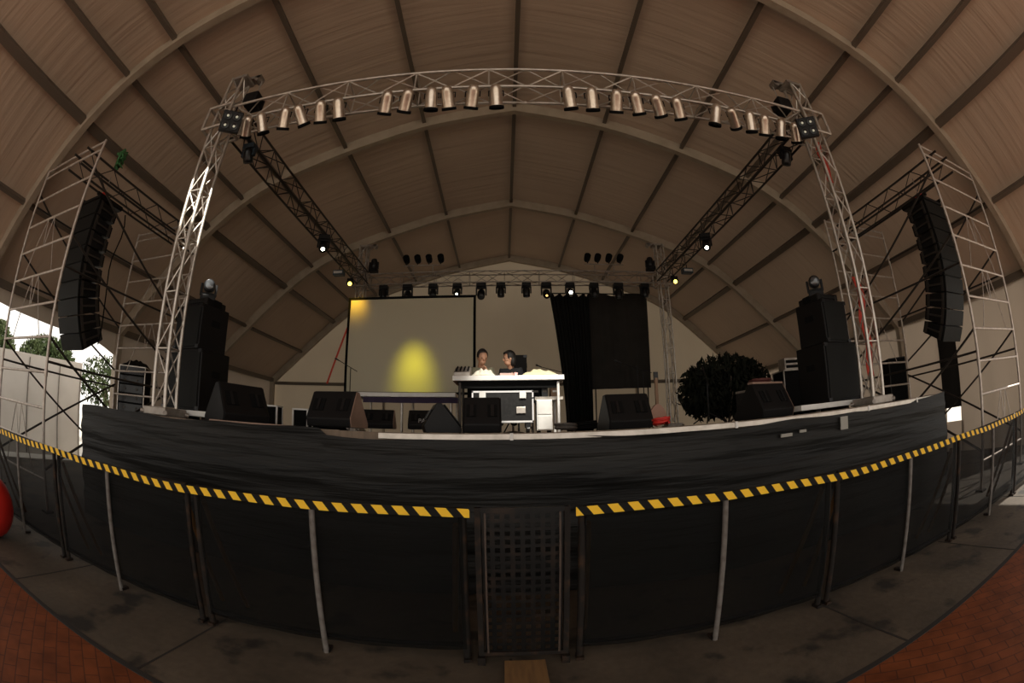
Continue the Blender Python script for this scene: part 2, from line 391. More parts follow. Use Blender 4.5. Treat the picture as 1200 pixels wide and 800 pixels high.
for (x, y, h, r, lab) in ((-17.6, 6.1, 3.5, 1.32, 'leafy dark green tree above the near end of the white hoarding'), (-17.8, 9.7, 3.45, 1.32, 'leafy dark green tree above the far half of the white hoarding'),
                          (-17.2, 13.0, 3.3, 1.3, 'thin green tree with sky showing through, past the far end of the hoarding')):
    t = thing('tree', lab, 'tree', (x, y, 0), 'trees outside the left opening'); rnd = random.Random(int(x * 10))
    f = MB(); f.tube((0, 0, -.15), (.1, 0, h * .75), .13, 8, r2=.07)
    for q in range(5): f.tube((.08, 0, h * (.45 + .07 * q)), (cos(q * 2.3) * r * .7, sin(q * 2.3) * r * .7, h * (.75 + .05 * q)), .04, 6, r2=.015)
    f.build('trunk', BARK, t)
    f = MB(); leafcloud(f, (0, 0, h * .82), r, 5600 if y < 10 else 1700, .11, rnd, (1.0, 1.2, .86)); f.build('crown', TLEAF, t)

# ------------------------------------------------------------------ barrier
LP = [(-.53, 2.75), (-2.53, 2.60), (-4.55, 2.53), (-6.6, 2.50), (-8.6, 2.5)]
RP = [(.10, 2.73), (2.10, 2.66), (4.15, 2.63), (6.2, 2.62), (8.2, 2.62)]
def barrier(A, B, label):
    A = Vector((*A, 0)); B = Vector((*B, 0)); d = B - A; Ln = d.length; rz = math.atan2(d.y, d.x)
    if d.x < 0: A, B = B, A; d = -d; rz = math.atan2(d.y, d.x)
    t = thing('barrier_panel', label, 'barrier', A, 'barrier panels covered in black mesh', rz)
    e = .05
    for x, m, r in ((e, RUST, .026), (Ln - e, RUST, .026)):
        MB().tube((x, 0, .0), (x, 0, 1.08), r, 10).build('end_post', m, t)
    MB().tube((Ln / 2, -.045, 0), (Ln / 2, -.045, 1.06), .02, 10).build('middle_post', GREYP, t)
    MB().tube((e, 0, 1.075), (Ln - e, 0, 1.075), .022, 8).build('top_rail', RUST, t)
    MB().tube((e, 0, .13), (Ln - e, 0, .13), .018, 8).build('bottom_rail', RUST, t)
    f = MB()
    def fn(u, v):
        x = e + (Ln - 2 * e) * u
        return (x, -.028 + .010 * sin(x * 5.1 + v * 3) * sin(v * pi) + .006 * sin(x * 13), .10 + .965 * v)
    f.grid(fn, 40, 12); f.build('mesh_netting', NET, t)
    for x in (e + .04, Ln - e - .04):
        MB().tube((x, .03, .98), (x + (.05 if x < 1 else -.05), .46, .02), .022, 8).build('brace', ORWOOD, t)
    for x in (e, Ln - e, Ln / 2):
        MB().box((x, -.005, .012), (.05, .09, .024)).build('foot', RUST, t)
    return t
PLAB = ['beside the perforated gate', 'second from the perforated gate', 'third from the perforated gate', 'fourth from the perforated gate']
for i in range(4):
    barrier(LP[i], LP[i + 1], 'black mesh barrier panel on the left run, ' + PLAB[i])
    barrier(RP[i], RP[i + 1], 'black mesh barrier panel on the right run, ' + PLAB[i])
def tape(pts, label):
    f = MB(); cum = 0; acc = []
    P3 = [Vector((x, y, 0)) for x, y in pts]
    o = P3[0]; f2 = MB()
    for a, b in zip(P3, P3[1:]):
        n = 14
        for i in range(n):
            acc.append((a.lerp(b, i / n)))
    acc.append(P3[-1])
    d = 0; last = acc[0]; vs = []; us = []
    for p in acc:
        d += (p - last).length; last = p
        w = .010 * sin(d * 2.1) + .004 * sin(d * 5)
        for zz in (1.045, 1.10): vs.append((p.x, p.y - .080, zz + w))
    n = len(acc)
    f.add(vs, [(i * 2, i * 2 + 2, i * 2 + 3, i * 2 + 1) for i in range(n - 1)])
    o = f.build('hazard_tape', TAPE, None, solid=.004, off=(0, 0, 1.07)); o.location = (0, 0, 1.07)
    return tag(o, label, 'tape', 'hazard tapes along the barrier top')
tape(LP[:4] + [(-8.6, 2.5)], 'yellow and black striped hazard tape along the left barrier run')
tape(RP[:4] + [(8.2, 2.62)], 'yellow and black striped hazard tape along the right barrier run')
# the perforated gate panel between the two runs
t = thing('gate', 'narrow perforated black steel gate between the two barrier runs', 'gate', (-.215, 2.72, 0))
W = .27
for sx in (-1, 1):
    MB().box((sx * W, 0, .55), (.035, .045, 1.10)).build('post', RUST, t)
MB().box((0, 0, 1.085), (2 * W, .04, .03)).build('top_rail', PLATE, t)
MB().box((0, 0, .075), (2 * W, .04, .03)).build('bottom_rail', RUST, t)
f = MB(); nc, nr = 8, 18; x0, x1, z0, z1 = -.245, .245, .09, 1.07
gx = [x0]; hx = .033
px_ = (x1 - x0) / nc
for i in range(nc): c = x0 + px_ * (i + .5); gx += [c - hx / 2, c + hx / 2]
gx.append(x1); gz = [z0]; pz = (z1 - z0) / nr
for i in range(nr): c = z0 + pz * (i + .5); gz += [c - hx / 2, c + hx / 2]
gz.append(z1)
vs = [(x, 0, z) for x in gx for z in gz]; kz = len(gz)
fs = [(i * kz + j, (i + 1) * kz + j, (i + 1) * kz + j + 1, i * kz + j + 1) for i in range(len(gx) - 1) for j in range(kz - 1) if not (i % 2 and j % 2)]
f.add(vs, fs); f.build('perforated_plate', PLATE, t, solid=.006)
for sx in (-1, 1):
    f = MB(); f.box((sx * .225, -.03, .58), (.012, .012, .98)); f.build('inner_bar', mat('brown_rust_bar', (.06, .035, .022), .6, noise=(15, (.03, .02, .014), .4, .7)), t)
    f = MB(); f.box((sx * W, -.01, .03), (.05, .1, .06)); f.build('foot', RUST, t)
tag(MB().box((-.21, 2.36, .02), (.26, .62, .04)).build('plank', PLANKM, bevel=.006), 'yellow brown plank lying on the floor below the gate', 'plank')
f = MB(); f.ball((0, 0, 0), .34, 28); t = thing('ball', 'large red ball in front of the barrier at the left edge', 'ball', (-5.52, 1.93, .34))
f.build('ball_skin', RED, t); MB().lathe([(.03, .335), (.03, .345), (.018, .348)], 12).build('valve', BLKG, t)

# ------------------------------------------------------------------ stage
DZ = 1.56; SX0, SX1, SY0, SY1 = -6.22, 6.18, 4.10, 14.2
t = thing('stage', 'large raised stage with a black fabric skirt', 'stage', (0, SY0, 0))
f = MB(); f.box(((SX0 + SX1) / 2, (SY0 + SY1) / 2, DZ - .05), (SX1 - SX0, SY1 - SY0, .10)); f.build('deck', DECK, t, True)
f = MB(); f.box((2.35, SY0 - .012, DZ - .035), (7.66, .024, .055)); f.build('edge_trim', ALU, t, True, bevel=.004)
f = MB()
for x in (-.25, 2.0, 4.1, 5.3): MB().box((x, SY0 - .026, DZ - .035), (.03, .01, .065)).build('trim_joint', WHITE, t, True)
def skirt(p0, p1, ztop, n):
    f = MB(); p0 = Vector(p0); p1 = Vector(p1); d = (p1 - p0); nn = Vector((d.y, -d.x, 0)).normalized(); L_ = d.length
    def fn(u, v):
        p = p0 + d * u; q = u * L_
        w = (1 - v) * .05 * sin(q * 1.7) + .018 * sin(v * 17 + 1.5 * sin(q * .8) + q * .35) * (1 - abs(2 * v - 1) ** 3) + .01 * sin(v * 41 + q * 1.3)
        sag = .012 * sin(q * 2.2) + .008 * sin(q * 5.1)
        return p + nn * (.03 + w) + Vector((0, 0, .02 + (ztop(q) - .02 + sag) * v))
    f.grid(fn, n, 26); return f
skirt((SX0, SY0, 0), (SX1, SY0, 0), lambda q: 1.565 if q < 4.2 else (1.505 if q < 11.2 else 1.505 + .05 * (q - 11.2)), 150).build('front_skirt', SKIRT, t, True)
skirt((SX0, SY0 + 3.4, 0), (SX0, SY0, 0), lambda q: 1.565, 40).build('side_skirt', SKIRT, t, True)
skirt((SX1, SY0, 0), (SX1, SY0 + 3.4, 0), lambda q: 1.55, 40).build('side_skirt', SKIRT, t, True)
f = MB()
for x in (-6, -3, 0, 3, 6):
    for y in (4.6, 9, 13.8): MB().tube((x, y, 0), (x, y, DZ - .1), .04, 8).build('leg', ALUD, t, True)
f = MB(); f.box((-3.0, SY0 + .12, DZ + .012), (1.05, .2, .024)); tag(f.build('board', WARMEND), 'narrow bare wood board on the left stage edge', 'board')
DZ = 1.566   # things stand on the deck
PATCH = mat('pale_patch', (.30, .28, .24), .4)  # small pale patches on the front skirt
for c, d in (((3.55, SY0 - .075, 1.40), (.13, .012, .15)), ((2.62, SY0 - .075, 1.36), (.16, .012, .035)), ((2.86, SY0 - .075, 1.38), (.10, .012, .03))):
    MB().box(c, d).build('patch', PATCH, bpy.data.objects['stage'], True)
# wing platforms behind the loudspeaker scaffolds
for sg, nm in ((-1, 'left'), (1, 'right')):
    t = thing('wing_platform', 'low platform beside the stage behind the %s loudspeaker scaffold' % nm, 'platform', (sg * 7.9, 8.2, 0))
    MB().box((0, 0, DZ - .06), (2.85, 2.4, .1)).build('deck', DECK, t)
    for x in (-1.35, 1.35):
        for y in (-1.1, 1.1): MB().tube((x, y, 0), (x, y, DZ - .11), .035, 8).build('leg', ALUD, t)

# ------------------------------------------------------------------ trusses
def truss(name, label, cat, a, b, s, up=Vector((0, 0, 1)), m=ALU, pitch=.5, r=.024, rl=.011, group=None, loc=None):
    a = Vector(a); b = Vector(b); d = (b - a); L_ = d.length; d.normalize()
    w = d.cross(Vector(up)).normalized(); v = w.cross(d)
    t = thing(name, label, cat, loc or a, group)
    cs = [(-1, -1), (1, -1), (1, 1), (-1, 1)]; h = s / 2 - r
    for i, j in cs:
        o_ = w * (i * h) + v * (j * h)
        MB().tube(a + o_, b + o_, r, 8).build('chord', m, t, True)
    f = MB(); n = max(1, int(round(L_ / pitch)))
    for k_ in range(4):
        c0 = cs[k_]; c1 = cs[(k_ + 1) % 4]
        o0 = w * (c0[0] * h) + v * (c0[1] * h); o1 = w * (c1[0] * h) + v * (c1[1] * h)
        for i in range(n):
            p0 = a + d * (L_ * i / n); p1 = a + d * (L_ * (i + 1) / n)
            f.tube(p0 + (o0 if i % 2 else o1), p1 + (o1 if i % 2 else o0), rl, 5)
            if i % 2 == 0: f.tube(p0 + o0, p0 + o1, rl, 5)
    f.build('lattice', m, t, True)
    return t
def tower(x, y, ztop, label, m, plate=True):
    t = truss('truss_tower', label, 'lighting tower', (x, y, DZ + .10), (x, y, ztop), .29, Vector((0, 1, 0)), m, .36, .026, .012, 'lighting rig towers', (x, y, DZ))
    f = MB(); f.box((x, y, DZ + .05), (.46, .46, .1)); f.build('base_block', ALUD, t, True, bevel=.01)
    f = MB()
    for sx in (-1, 1):
        for sy in (-1, 1): f.tube((x, y, DZ + .05), (x + sx * .25, y + sy * .25, DZ + .035), .03, 8)
    f.build('outrigger', ALUD, t, True)
    f = MB(); s = .225
    zc = 5.9 if y < 8 else 6.03
    for z in (zc - .21, zc + .21):
        for sx in (-1, 1):
            f.tube((x + sx * s, y - s, z), (x + sx * s, y + s, z), .025, 8); f.tube((x - s, y + sx * s, z), (x + s, y + sx * s, z), .025, 8)
    for sx in (-1, 1):
        for sy in (-1, 1): f.tube((x + sx * s, y + sy * s, zc - .21), (x + sx * s, y + sy * s, zc + .21), .025, 8)
    f.build('sleeve_block', ALU if m is ALU else ALUD, t, True)
    f = MB(); dx = .12 if x < 0 else -.12
    f.box((x + dx, y + .1, ztop + .03), (.52, .16, .06)); f.box((x + dx * .5, y, ztop - .05), (.3, .3, .05))
    for q in (-.2, .2): f.tube((x + dx + q, y + .02, ztop), (x + dx + q, y + .18, ztop), .06, 10)
    f.build('head_beam', ALUD, t, True)
    return t
tower(-4.58, 4.42, 6.85, 'front lighting tower on the stage, left of the tall loudspeaker stack', ALU)
tower(4.58, 4.42, 6.85, 'front lighting tower on the stage with red webbing inside it, right side', ALU)
tower(-4.58, 12.45, 7.2, 'rear lighting tower behind the left edge of the projection screen', ALUD)
tower(4.58, 12.45, 7.2, 'rear lighting tower at the right of the dark grey backdrop', ALU)
truss('lighting_truss', 'long silver front truss carrying a row of par cans', 'truss', (-4.32, 4.42, 5.90), (4.32, 4.42, 5.90), .38, m=ALU, pitch=.48, r=.022, rl=.011, group='lighting rig trusses')
truss('lighting_truss', 'rear truss carrying black moving heads over the screen', 'truss', (-4.32, 12.45, 6.03), (4.32, 12.45, 6.03), .38, m=ALUD, pitch=.5, r=.02, rl=.010, group='lighting rig trusses')
truss('lighting_truss', 'dark side truss running back on the left of the stage', 'truss', (-4.45, 4.73, 6.00), (-4.45, 12.12, 6.03), .38, m=DSTEEL, pitch=.5, r=.022, rl=.011, group='lighting rig trusses')
truss('lighting_truss', 'dark side truss running back on the right of the stage', 'truss', (4.45, 4.73, 6.00), (4.45, 12.12, 6.03), .38, m=DSTEEL, pitch=.5, r=.022, rl=.011, group='lighting rig trusses')

# ------------------------------------------------------------------ par cans on the front truss
def make_par(name, label, tilt, swing, big=1.0):
    """origin at the clamp on the lower chord; can hangs below, opening away"""
    t = thing(name, label, 'stage light')
    MB().box((0, 0, 0), (.045, .05, .06)).build('clamp', BLK, t)
    b = big; f = MB()
    for sx in (-1, 1): f.tube((sx * .115 * b, 0, -.16 * b), (sx * .115 * b, 0, -.035), .008, 6)
    f.tube((-.115 * b, 0, -.035), (.115 * b, 0, -.035), .008, 6); f.build('yoke', BLK, t)
    M = Matrix.Translation((0, 0, -.16 * b)) @ Euler((tilt, swing, 0), 'XYZ').to_matrix().to_4x4() @ Matrix.Scale(b, 4)
    f = MB(); f.lathe([(.045, .20), (.065, .19), (.088, .15), (.095, .10), (.100, -.16), (.104, -.17)], 18, M); f.build('can', PARC, t)
    f = MB(); f.lathe([(.092, -.165), (.116, -.17), (.118, -.215), (.108, -.218), (.100, -.18), (.02, -.12)], 18, M); f.build('filter_frame', BLKM, t)
    return t
LX = [-4.12, -3.84, -3.44, -3.17, -2.85, -2.57, -1.87, -1.59, -1.25, -1.03, -.70, -.39]
RX = [.58, .89, 1.23, 1.52, 1.83, 2.14, 2.75, 3.05, 3.36, 3.63, 3.96, 4.26]
LT = [(.75, .45), (.6, -.15), (.6, .25), (.75, -.35), (.72, .12), (.62, -.05), (.72, .3), (.75, .35), (.5, .05), (.72, -.12), (.75, .2), (.55, -.05)]
RT = [(.62, -.2), (.6, -.1), (.75, -.05), (.68, -.35), (.7, -.5), (.66, -.4), (.5, .15), (.75, -.7), (.5, -.15), (.7, -.15), (.5, .05), (.65, -.35)]
for side, XX, TT in (('left', LX, LT), ('right', RX, RT)):
    for i, (x, (ti, sw)) in enumerate(zip(XX, TT)):
        q = i if side == 'left' else len(XX) - 1 - i
        p = make_par('par_can', 'silver par can under the front truss, %s from its %s end' % (ORD[q], side), ti, sw, .80)
        p.location = ((x + .32) * .944 - .32, 4.252, 5.677); p['group'] = 'silver par cans on the front truss'
# four-lamp blinders at the two front corners
def blinder(x, label, rz):
    t = thing('blinder', label, 'stage light', (x, 3.94, 5.25), 'four-lamp blinders at the front corners', rz); t.rotation_euler = (rad(22), 0, rz)
    MB().box((0, 0, .14), (.30, .12, .30)).build('housing', BLK, t, bevel=.01)
    for sx in (-1, 1):
        for sz in (-1, 1):
            M = Matrix.Translation((sx * .068, -.062, .14 + sz * .068)) @ Matrix.Rotation(pi / 2, 4, 'X')
            f = MB(); f.lathe([(.058, -.004), (.058, .012), (.05, .012), (.03, .002), (1e-5, 0)], 14, M); l = f.build('lamp', BLKG, t)
            f = MB(); f.ball((0, 0, .012), .020, 10, M); f.build('bulb', LAMPF, l)
    MB().tube((0, .03, .27), (0, .20, .42), .014, 6).build('hanging_arm', BLK, t)
blinder(-3.97, 'four-lamp blinder at the left end of the front truss', rad(36))
blinder(3.98, 'four-lamp blinder at the right end of the front truss', rad(-36))

# ------------------------------------------------------------------ moving heads
def make_head(name, label, tilt, lens=LENS, body=BLK, up=False, big=1., lr=1.):
    """hangs from origin (or stands on it when up)"""
    t = thing(name, label, 'stage light'); s = big * (1 if up else -1)
    MB().box((0, 0, s * .06), (.30 * big, .24 * big, .12 * big)).build('base', body, t, bevel=.012)
    f = MB()
    for sx in (-1, 1):
        f.prism([(-.05 * big, s * .12), (.05 * big, s * .12), (.045 * big, s * .40 * big), (-.045 * big, s * .40 * big)], sx * .145 * big - .02, sx * .145 * big + .02)
    f.box((0, 0, s * .14), (.31 * big, .10 * big, .04)); f.build('yoke', body, t, bevel=.006)
    M = Matrix.Translation((0, 0, s * .35 * big)) @ Euler((tilt, 0, 0)).to_matrix().to_4x4() @ Matrix.Scale(big, 4)
    f = MB(); f.lathe([(.05, .17), (.09, .15), (.115, .08), (.118, -.10), (.11, -.17), (.098, -.175)], 18, M); h = f.build('head', BLKG, t)
    f = MB(); f.lathe([(.095 * lr, -.178), (.07 * lr, -.186), (.03 * lr, -.192), (1e-5, -.194)], 16, M); f.build('lens', lens, h)
    if lr < 1: f = MB(); f.lathe([(.097, -.1775), (.097 * lr, -.1775)], 16, M); f.build('front_ring', BLKM, h)
    if not up: MB().tube((0, 0, 0), (0, 0, .028), .02, 8).build('clamp', body, t)
    return t
HX = [-3.80, -3.07, -2.31, -1.61, -.92, -.36, .37, .94, 1.63, 2.34, 3.07, 3.90]
HL = {3: LITW, 7: LITO, 8: LITW}
HT = [-.1, -.6, -.6, -1.0, -.7, .0, .0, -.9, -1.15, -.5, -.1, 0]
for i, x in enumerate(HX):
    p = make_head('moving_head', 'black moving head hanging from the rear truss, %s from the left%s' % (ORD[i], ', lit white' if HL.get(i) is LITW else ''), HT[i], HL.get(i, LENS), big=.86 + .08 * (i % 3 == 1), lr={3: .38, 7: .4, 8: .62}.get(i, 1.))
    p.location = (x, 12.28, 5.805); p['group'] = 'moving heads on the rear truss'
for x, nm, rz in ((-4.72, 'left', .25), (4.72, 'right', -.25)):
    p = make_head('spotlight', 'small lit yellow spotlight at the %s end of the rear truss' % nm, -1.2, LITY, big=.62)
    p.location = (x / 4.72 * 4.62, 11.55, 5.80); p.rotation_euler = (0, 0, rz); p['group'] = 'lit yellow spotlights'
for x, nm, rz in ((-4.42, 'left', .45), (4.42, 'right', -.45)):
    p = make_head('wash_light', 'black wash light with a lit lens under the %s side truss' % nm, -.75, LITW, big=.86, lr=.55)
    p.location = (x / 4.42 * 4.28, 8.6, 5.785); p.rotation_euler = (0, 0, rz); p['group'] = 'wash lights under the side trusses'
    f = thing('flood_light', 'small bluish flood light near the back of the %s side truss' % nm, 'stage light', (x / 4.42 * 4.62, 10.6, 5.80), 'flood lights under the side trusses')
    MB().box((0, 0, -.17), (.30, .18, .14)).build('housing', BLUEF, f, bevel=.01)
    MB().box((0, -.095, -.17), (.24, .01, .06)).build('front_glass', mat('pale_glass_' + nm, (.5, .48, .45), .2), f)
    MB().tube((0, 0, -.10), (0, 0, .02), .012, 6).build('hanging_arm', BLK, f)
    f = make_head('corner_head', 'black moving head in the %s corner of the rear truss' % nm, 0, big=.9, up=True)
    f.location = (x * .945, 12.3, 6.26)
    p = make_head('hanging_head', 'dark blue moving head below the %s end of the front truss' % nm, .5, LENS, BLUEF if nm == 'left' else BLK, big=.74)
    p.location = (x / 4.42 * 4.28, 4.98, 5.775)
    if nm == 'right': p['label'] = 'black moving head below the right end of the front truss'
    t = thing('chain_hoist', 'black chain hoist inside the %s corner of the front truss' % nm, 'hoist', (x / 4.42 * 4.10, 4.42, 6.10), 'chain hoists at the front corners')
    MB().box((0, 0, .12), (.26, .30, .22)).build('motor_body', BLK, t, bevel=.03)
    f = MB()
    for q in range(10): f.ball((0, 0, .25 + q * .035), .014, 6, sq=(1, .6, 1.5))
    f.build('chain', ALUD, t); MB().tube((-.16, 0, .1), (.16, 0, .1), .05, 10).build('chain_drum', BLKM, t)
# two bars of small lamps standing above the rear truss
for XB, nm in (([-3.22, -2.87, -2.52, -2.16], 'left'), ([2.26, 2.58, 2.93, 3.29], 'right')):
    t = thing('lamp_bar', 'thin bar standing on the rear truss with four small lamps, %s half' % nm, 'stand', (sum(XB) / 4, 12.55, 6.22), 'lamp bars on the rear truss')
    c = sum(XB) / 4
    MB().tube((XB[0] - c - .1, 0, .30), (XB[-1] - c + .1, 0, .30), .016, 8).build('bar', ALUD, t)
    for q in (-.3, .3): MB().tube((q, 0, 0), (q, 0, .30), .014, 8).build('upright', ALUD, t)
    for i, x in enumerate(XB):
        l = thing('small_par', 'small black par lamp on the %s lamp bar, %s along it' % (nm, ORD[i]), 'stage light', (x, 12.55, 6.665), 'small par lamps above the rear truss')
        M = Matrix.Rotation(rad(72), 4, 'X') @ Matrix.Translation((0, .06, 0))
        f = MB(); f.lathe([(.05, -.14), (.085, -.10), (.10, .0), (.10, .14), (.085, .14), (.07, .05)], 14, M); f.build('can', BLKM, l)
        MB().box((0, .0, -.075), (.03, .04, .075)).build('bracket', BLK, l)
# red straps
f = MB(); f.box((-5.07, 12.2, 3.85), (.055, .008, 2.0), Matrix.Translation((-5.07, 12.2, 3.85)) @ Matrix.Rotation(rad(19), 4, 'Y') @ Matrix.Translation((5.07, -12.2, -3.85)))
tag(f.build('strap', REDW), 'long faded red strap slanting down beside the projection screen', 'strap')
f = MB()
f.grid(lambda u, v: (4.51 + .15 * v + .012 * sin(u * 9), 4.42 + .03 * sin(u * 14), 1.95 + 1.4 * u), 20, 2)
tag(f.build('webbing', REDW, solid=.006), 'red webbing bundle hanging low inside the front right tower', 'strap')
f = MB()
f.grid(lambda u, v: (4.52 + .13 * v + .012 * sin(u * 7), 4.40 + .02 * sin(u * 11), 4.85 + .75 * u), 12, 2)
tag(f.build('webbing', REDW, solid=.006), 'red webbing tied high on the front right tower', 'strap')

# ------------------------------------------------------------------ loudspeaker scaffolds and line arrays
def scaffold(sg, nm):
    xi, xo = sg * 6.44, sg * 8.55; ya, yb = 3.40, 6.65; zt = 5.48
    t = thing('scaffold_tower', 'tall tube scaffold holding the %s hanging loudspeaker array' % nm, 'scaffold', (sg * 7.26, 4.8, 0), 'loudspeaker scaffolds')
    for y in (ya, yb):
        for x in (xi, xo):
            f = MB(); f.tube((x, y, .03), (x, y, zt), .026, 9)
            for z in (1.9, 3.8): f.tube((x, y, z - .05), (x, y, z + .05), .033, 9)
            l = f.build('leg', STEEL, t, True)
            MB().box((x, y, .015), (.16, .16, .03)).build('base_plate', RUST, l, True)
        z = .45
        while z < zt:
            if not (y == yb and z < 1.6): MB().tube((xi, y, z), (xo, y, z), .020, 8).build('rung', STEEL, t, True)
            z += .485
        xm = (xi + xo) / 2
        for lev in (.45, 2.39, 3.36):
            for q in (-1, 1):
                f = MB(); f.tube((xm + q * .12, y, lev + .97), (xm + q * .62, y, lev), .009, 6); f.tube((xm + q * .12, y, lev + .97), (xm + q * .02, y, lev + .485), .008, 6)
                f.build('web_strut', STEEL, t, True)
    for x in (xi, xo):
        for z0, z1 in ((.5, 2.4), (2.4, 3.9), (3.3, 5.0)):
            MB().tube((x + sg * .03, ya, z1), (x + sg * .03, yb, z0), .021, 7).build('brace', DSTEEL, t, True)
        MB().tube((x - sg * .03, ya, .6), (x - sg * .03, yb, 2.1), .021, 7).build('brace', DSTEEL, t, True)
        for z in (3.40, 4.75, 2.05): MB().tube((x, ya, z), (x, yb, z), .019, 7).build('side_rail', DSTEEL, t, True)
    # the two dark beams that carry the array
    for q in (-.22, .22):
        f = MB(); x = sg * 7.1 + q
        for z in (5.12, 5.42): f.tube((x, ya - .1, z), (x, yb + .1, z), .022, 8)
        n = 9
        for i in range(n):
            y0 = ya + (yb - ya) * i / n; y1 = ya + (yb - ya) * (i + 1) / n
            f.tube((x, y0, 5.12 if i % 2 else 5.42), (x, y1, 5.42 if i % 2 else 5.12), .010, 5)
        f.build('carrying_beam', DSTEEL, t, True)
    for y in (ya, yb): MB().tube((xi, y, zt - .03), (xo, y, zt - .03), .02, 8).build('top_rail', STEEL, t, True)
    return t
scaffold(-1, 'left'); scaffold(1, 'right')
def line_array(sg, nm, rz):
    loc = Vector((sg * 7.10, 4.2, 4.82))
    t = thing('line_array', 'tall curved black line array hanging in the %s scaffold' % nm, 'loudspeaker', loc, 'hanging line arrays', rz)
    f = MB(); f.box((0, .05, -.02), (.74, .62, .05)); f.box((-.3, .05, .03), (.05, .7, .06)); f.box((.3, .05, .03), (.05, .7, .06)); f.build('bumper_frame', BLK, t, bevel=.008)
    M = Matrix.Translation((0, -.22, -.06)); W_, D_, H_ = .80, .50, .272
    ang = [-3, 1, 2, 3, 3.5, 4, 5, 5, 6]
    for a in ang:
        M = M @ Matrix.Rotation(rad(a), 4, 'X')
        f = MB(); f.prism([(0, -.004), (0, -H_ + .004), (D_, -H_ + .04), (D_, -.04)], -W_ / 2 + .02, W_ / 2 - .02, M); c = f.build('cabinet', BLK, t, bevel=.008)
        f = MB(); f.box((0, -.012, -H_ / 2), (W_ - .02, .03, H_ - .022), M); f.build('grille', GRILLE, c)
        for q in (-1, 1):
            f = MB(); f.box((q * (W_ / 2 - .005), .06, -H_ / 2), (.03, .05, H_ - .03), M); f.box((q * (W_ / 2 - .005), D_ - .08, -H_ / 2), (.03, .05, H_ - .07), M)
            f.box((q * (W_ / 2 + .004), .23, -H_ / 2), (.03, .33, .03), M); f.build('side_rigging', DSTEEL, c)
        M = M @ Matrix.Translation((0, 0, -H_))
    f = MB(); pts = [(W_ / 2 + .05 + .03 * sin(i * 1.3), .42 + .05 * sin(i * .9), -.1 - i * .2) for i in range(12)]
    f.pipe(pts, .012, 6); f.build('cable', BLKM, t)
    h = thing('chain_motor', 'red chain hoist above the %s line array' % nm, 'hoist', loc + Vector((0, .05, .07)), 'red chain hoists above the arrays')
    MB().box((0, 0, .10), (.15, .17, .14)).build('motor_body', RED, h, bevel=.03)
    f = MB(); f.tube((0, 0, .16), (0, 0, .5), .010, 6); f.build('chain', ALUD, h); MB().tube((0, 0, 0), (0, 0, .04), .025, 8).build('hook', ALUD, h)
line_array(-1, 'left', rad(-2)); line_array(1, 'right', rad(2))
f = MB(); rnd = random.Random(3)
for q in range(7):
    f.pipe([(-6.95 + rnd.uniform(-.1, .1), 4.2 + rnd.uniform(-.1, .1), 5.60 + .012 * q + rnd.uniform(-.13, .2)) for _ in range(4)], .028, 5)
tag(f.build('sling', GREEN), 'green lifting sling knotted on the left scaffold above the array', 'strap')

# ------------------------------------------------------------------ loudspeaker stacks on the stage
def cab(name, label, loc, d, rz, group):
    t = thing(name, label, 'loudspeaker', loc, group, rz)
    MB().box((0, 0, d[2] / 2), d).build('cabinet', BLK, t, bevel=.015)
    MB().box((0, -d[1] / 2 - .008, d[2] / 2), (d[0] - .06, .02, d[2] - .06)).build('grille', GRILLE, t, bevel=.008)
    for sx in (-1, 1):
        MB().box((sx * (d[0] / 2 + .003), .02, d[2] * .62), (.012, .17, .09)).build('handle', BLKM, t)
    for sx in (-1, 1):
        for z in (0.03, d[2] - .03): MB().box((sx * (d[0] / 2 - .03), -d[1] / 2 - .004, z), (.07, .03, .05)).build('corner_guard', BLKG, t)
    return t
for sg, nm, x, rz in ((-1, 'left', -4.62, rad(-4)), (1, 'right', 4.36, rad(4))):
    r = thing('riser_board', 'flat white riser board under the %s loudspeaker stack' % nm, 'platform', (x + (.16 if sg < 0 else -.28), 5.10, DZ), 'white riser boards')
    MB().box((0, 0, .075), (.86 if sg < 0 else 1.34, .74, .07)).build('board', WHITE, r, bevel=.006)
    for q in (-.3, .3): MB().box((q, 0, .02), (.08, .6, .04)).build('skid', RUST, r)
    z = DZ + .112
    cab('subwoofer', 'black bass cabinet at the bottom of the %s loudspeaker stack' % nm, (x, 5.13, z), (.80, .64, .82), rz, 'stacked stage loudspeakers')
    cab('speaker_cabinet', 'black loudspeaker on top of the bass cabinet in the %s stack' % nm, (x + sg * -.02, 5.13, z + .824), (.62, .56, .62), rz + (rad(-6) if sg < 0 else rad(6)), 'stacked stage loudspeakers')
    cab('amplifier_case', 'flat black case on top of the %s loudspeaker stack' % nm, (x + sg * -.06, 5.13, z + 1.447), (.46, .44, .10), rz, 'flat cases on the stacks')
    p = make_head('standing_head', 'moving head lamp standing on the %s loudspeaker stack' % nm, -pi * .47, LENS, BLK, True, .82)
    p.location = (x + sg * -.06, 5.13, z + 1.55); p['group'] = 'moving heads on the stacks'; p.rotation_euler = (0, 0, rad(-40) * sg)

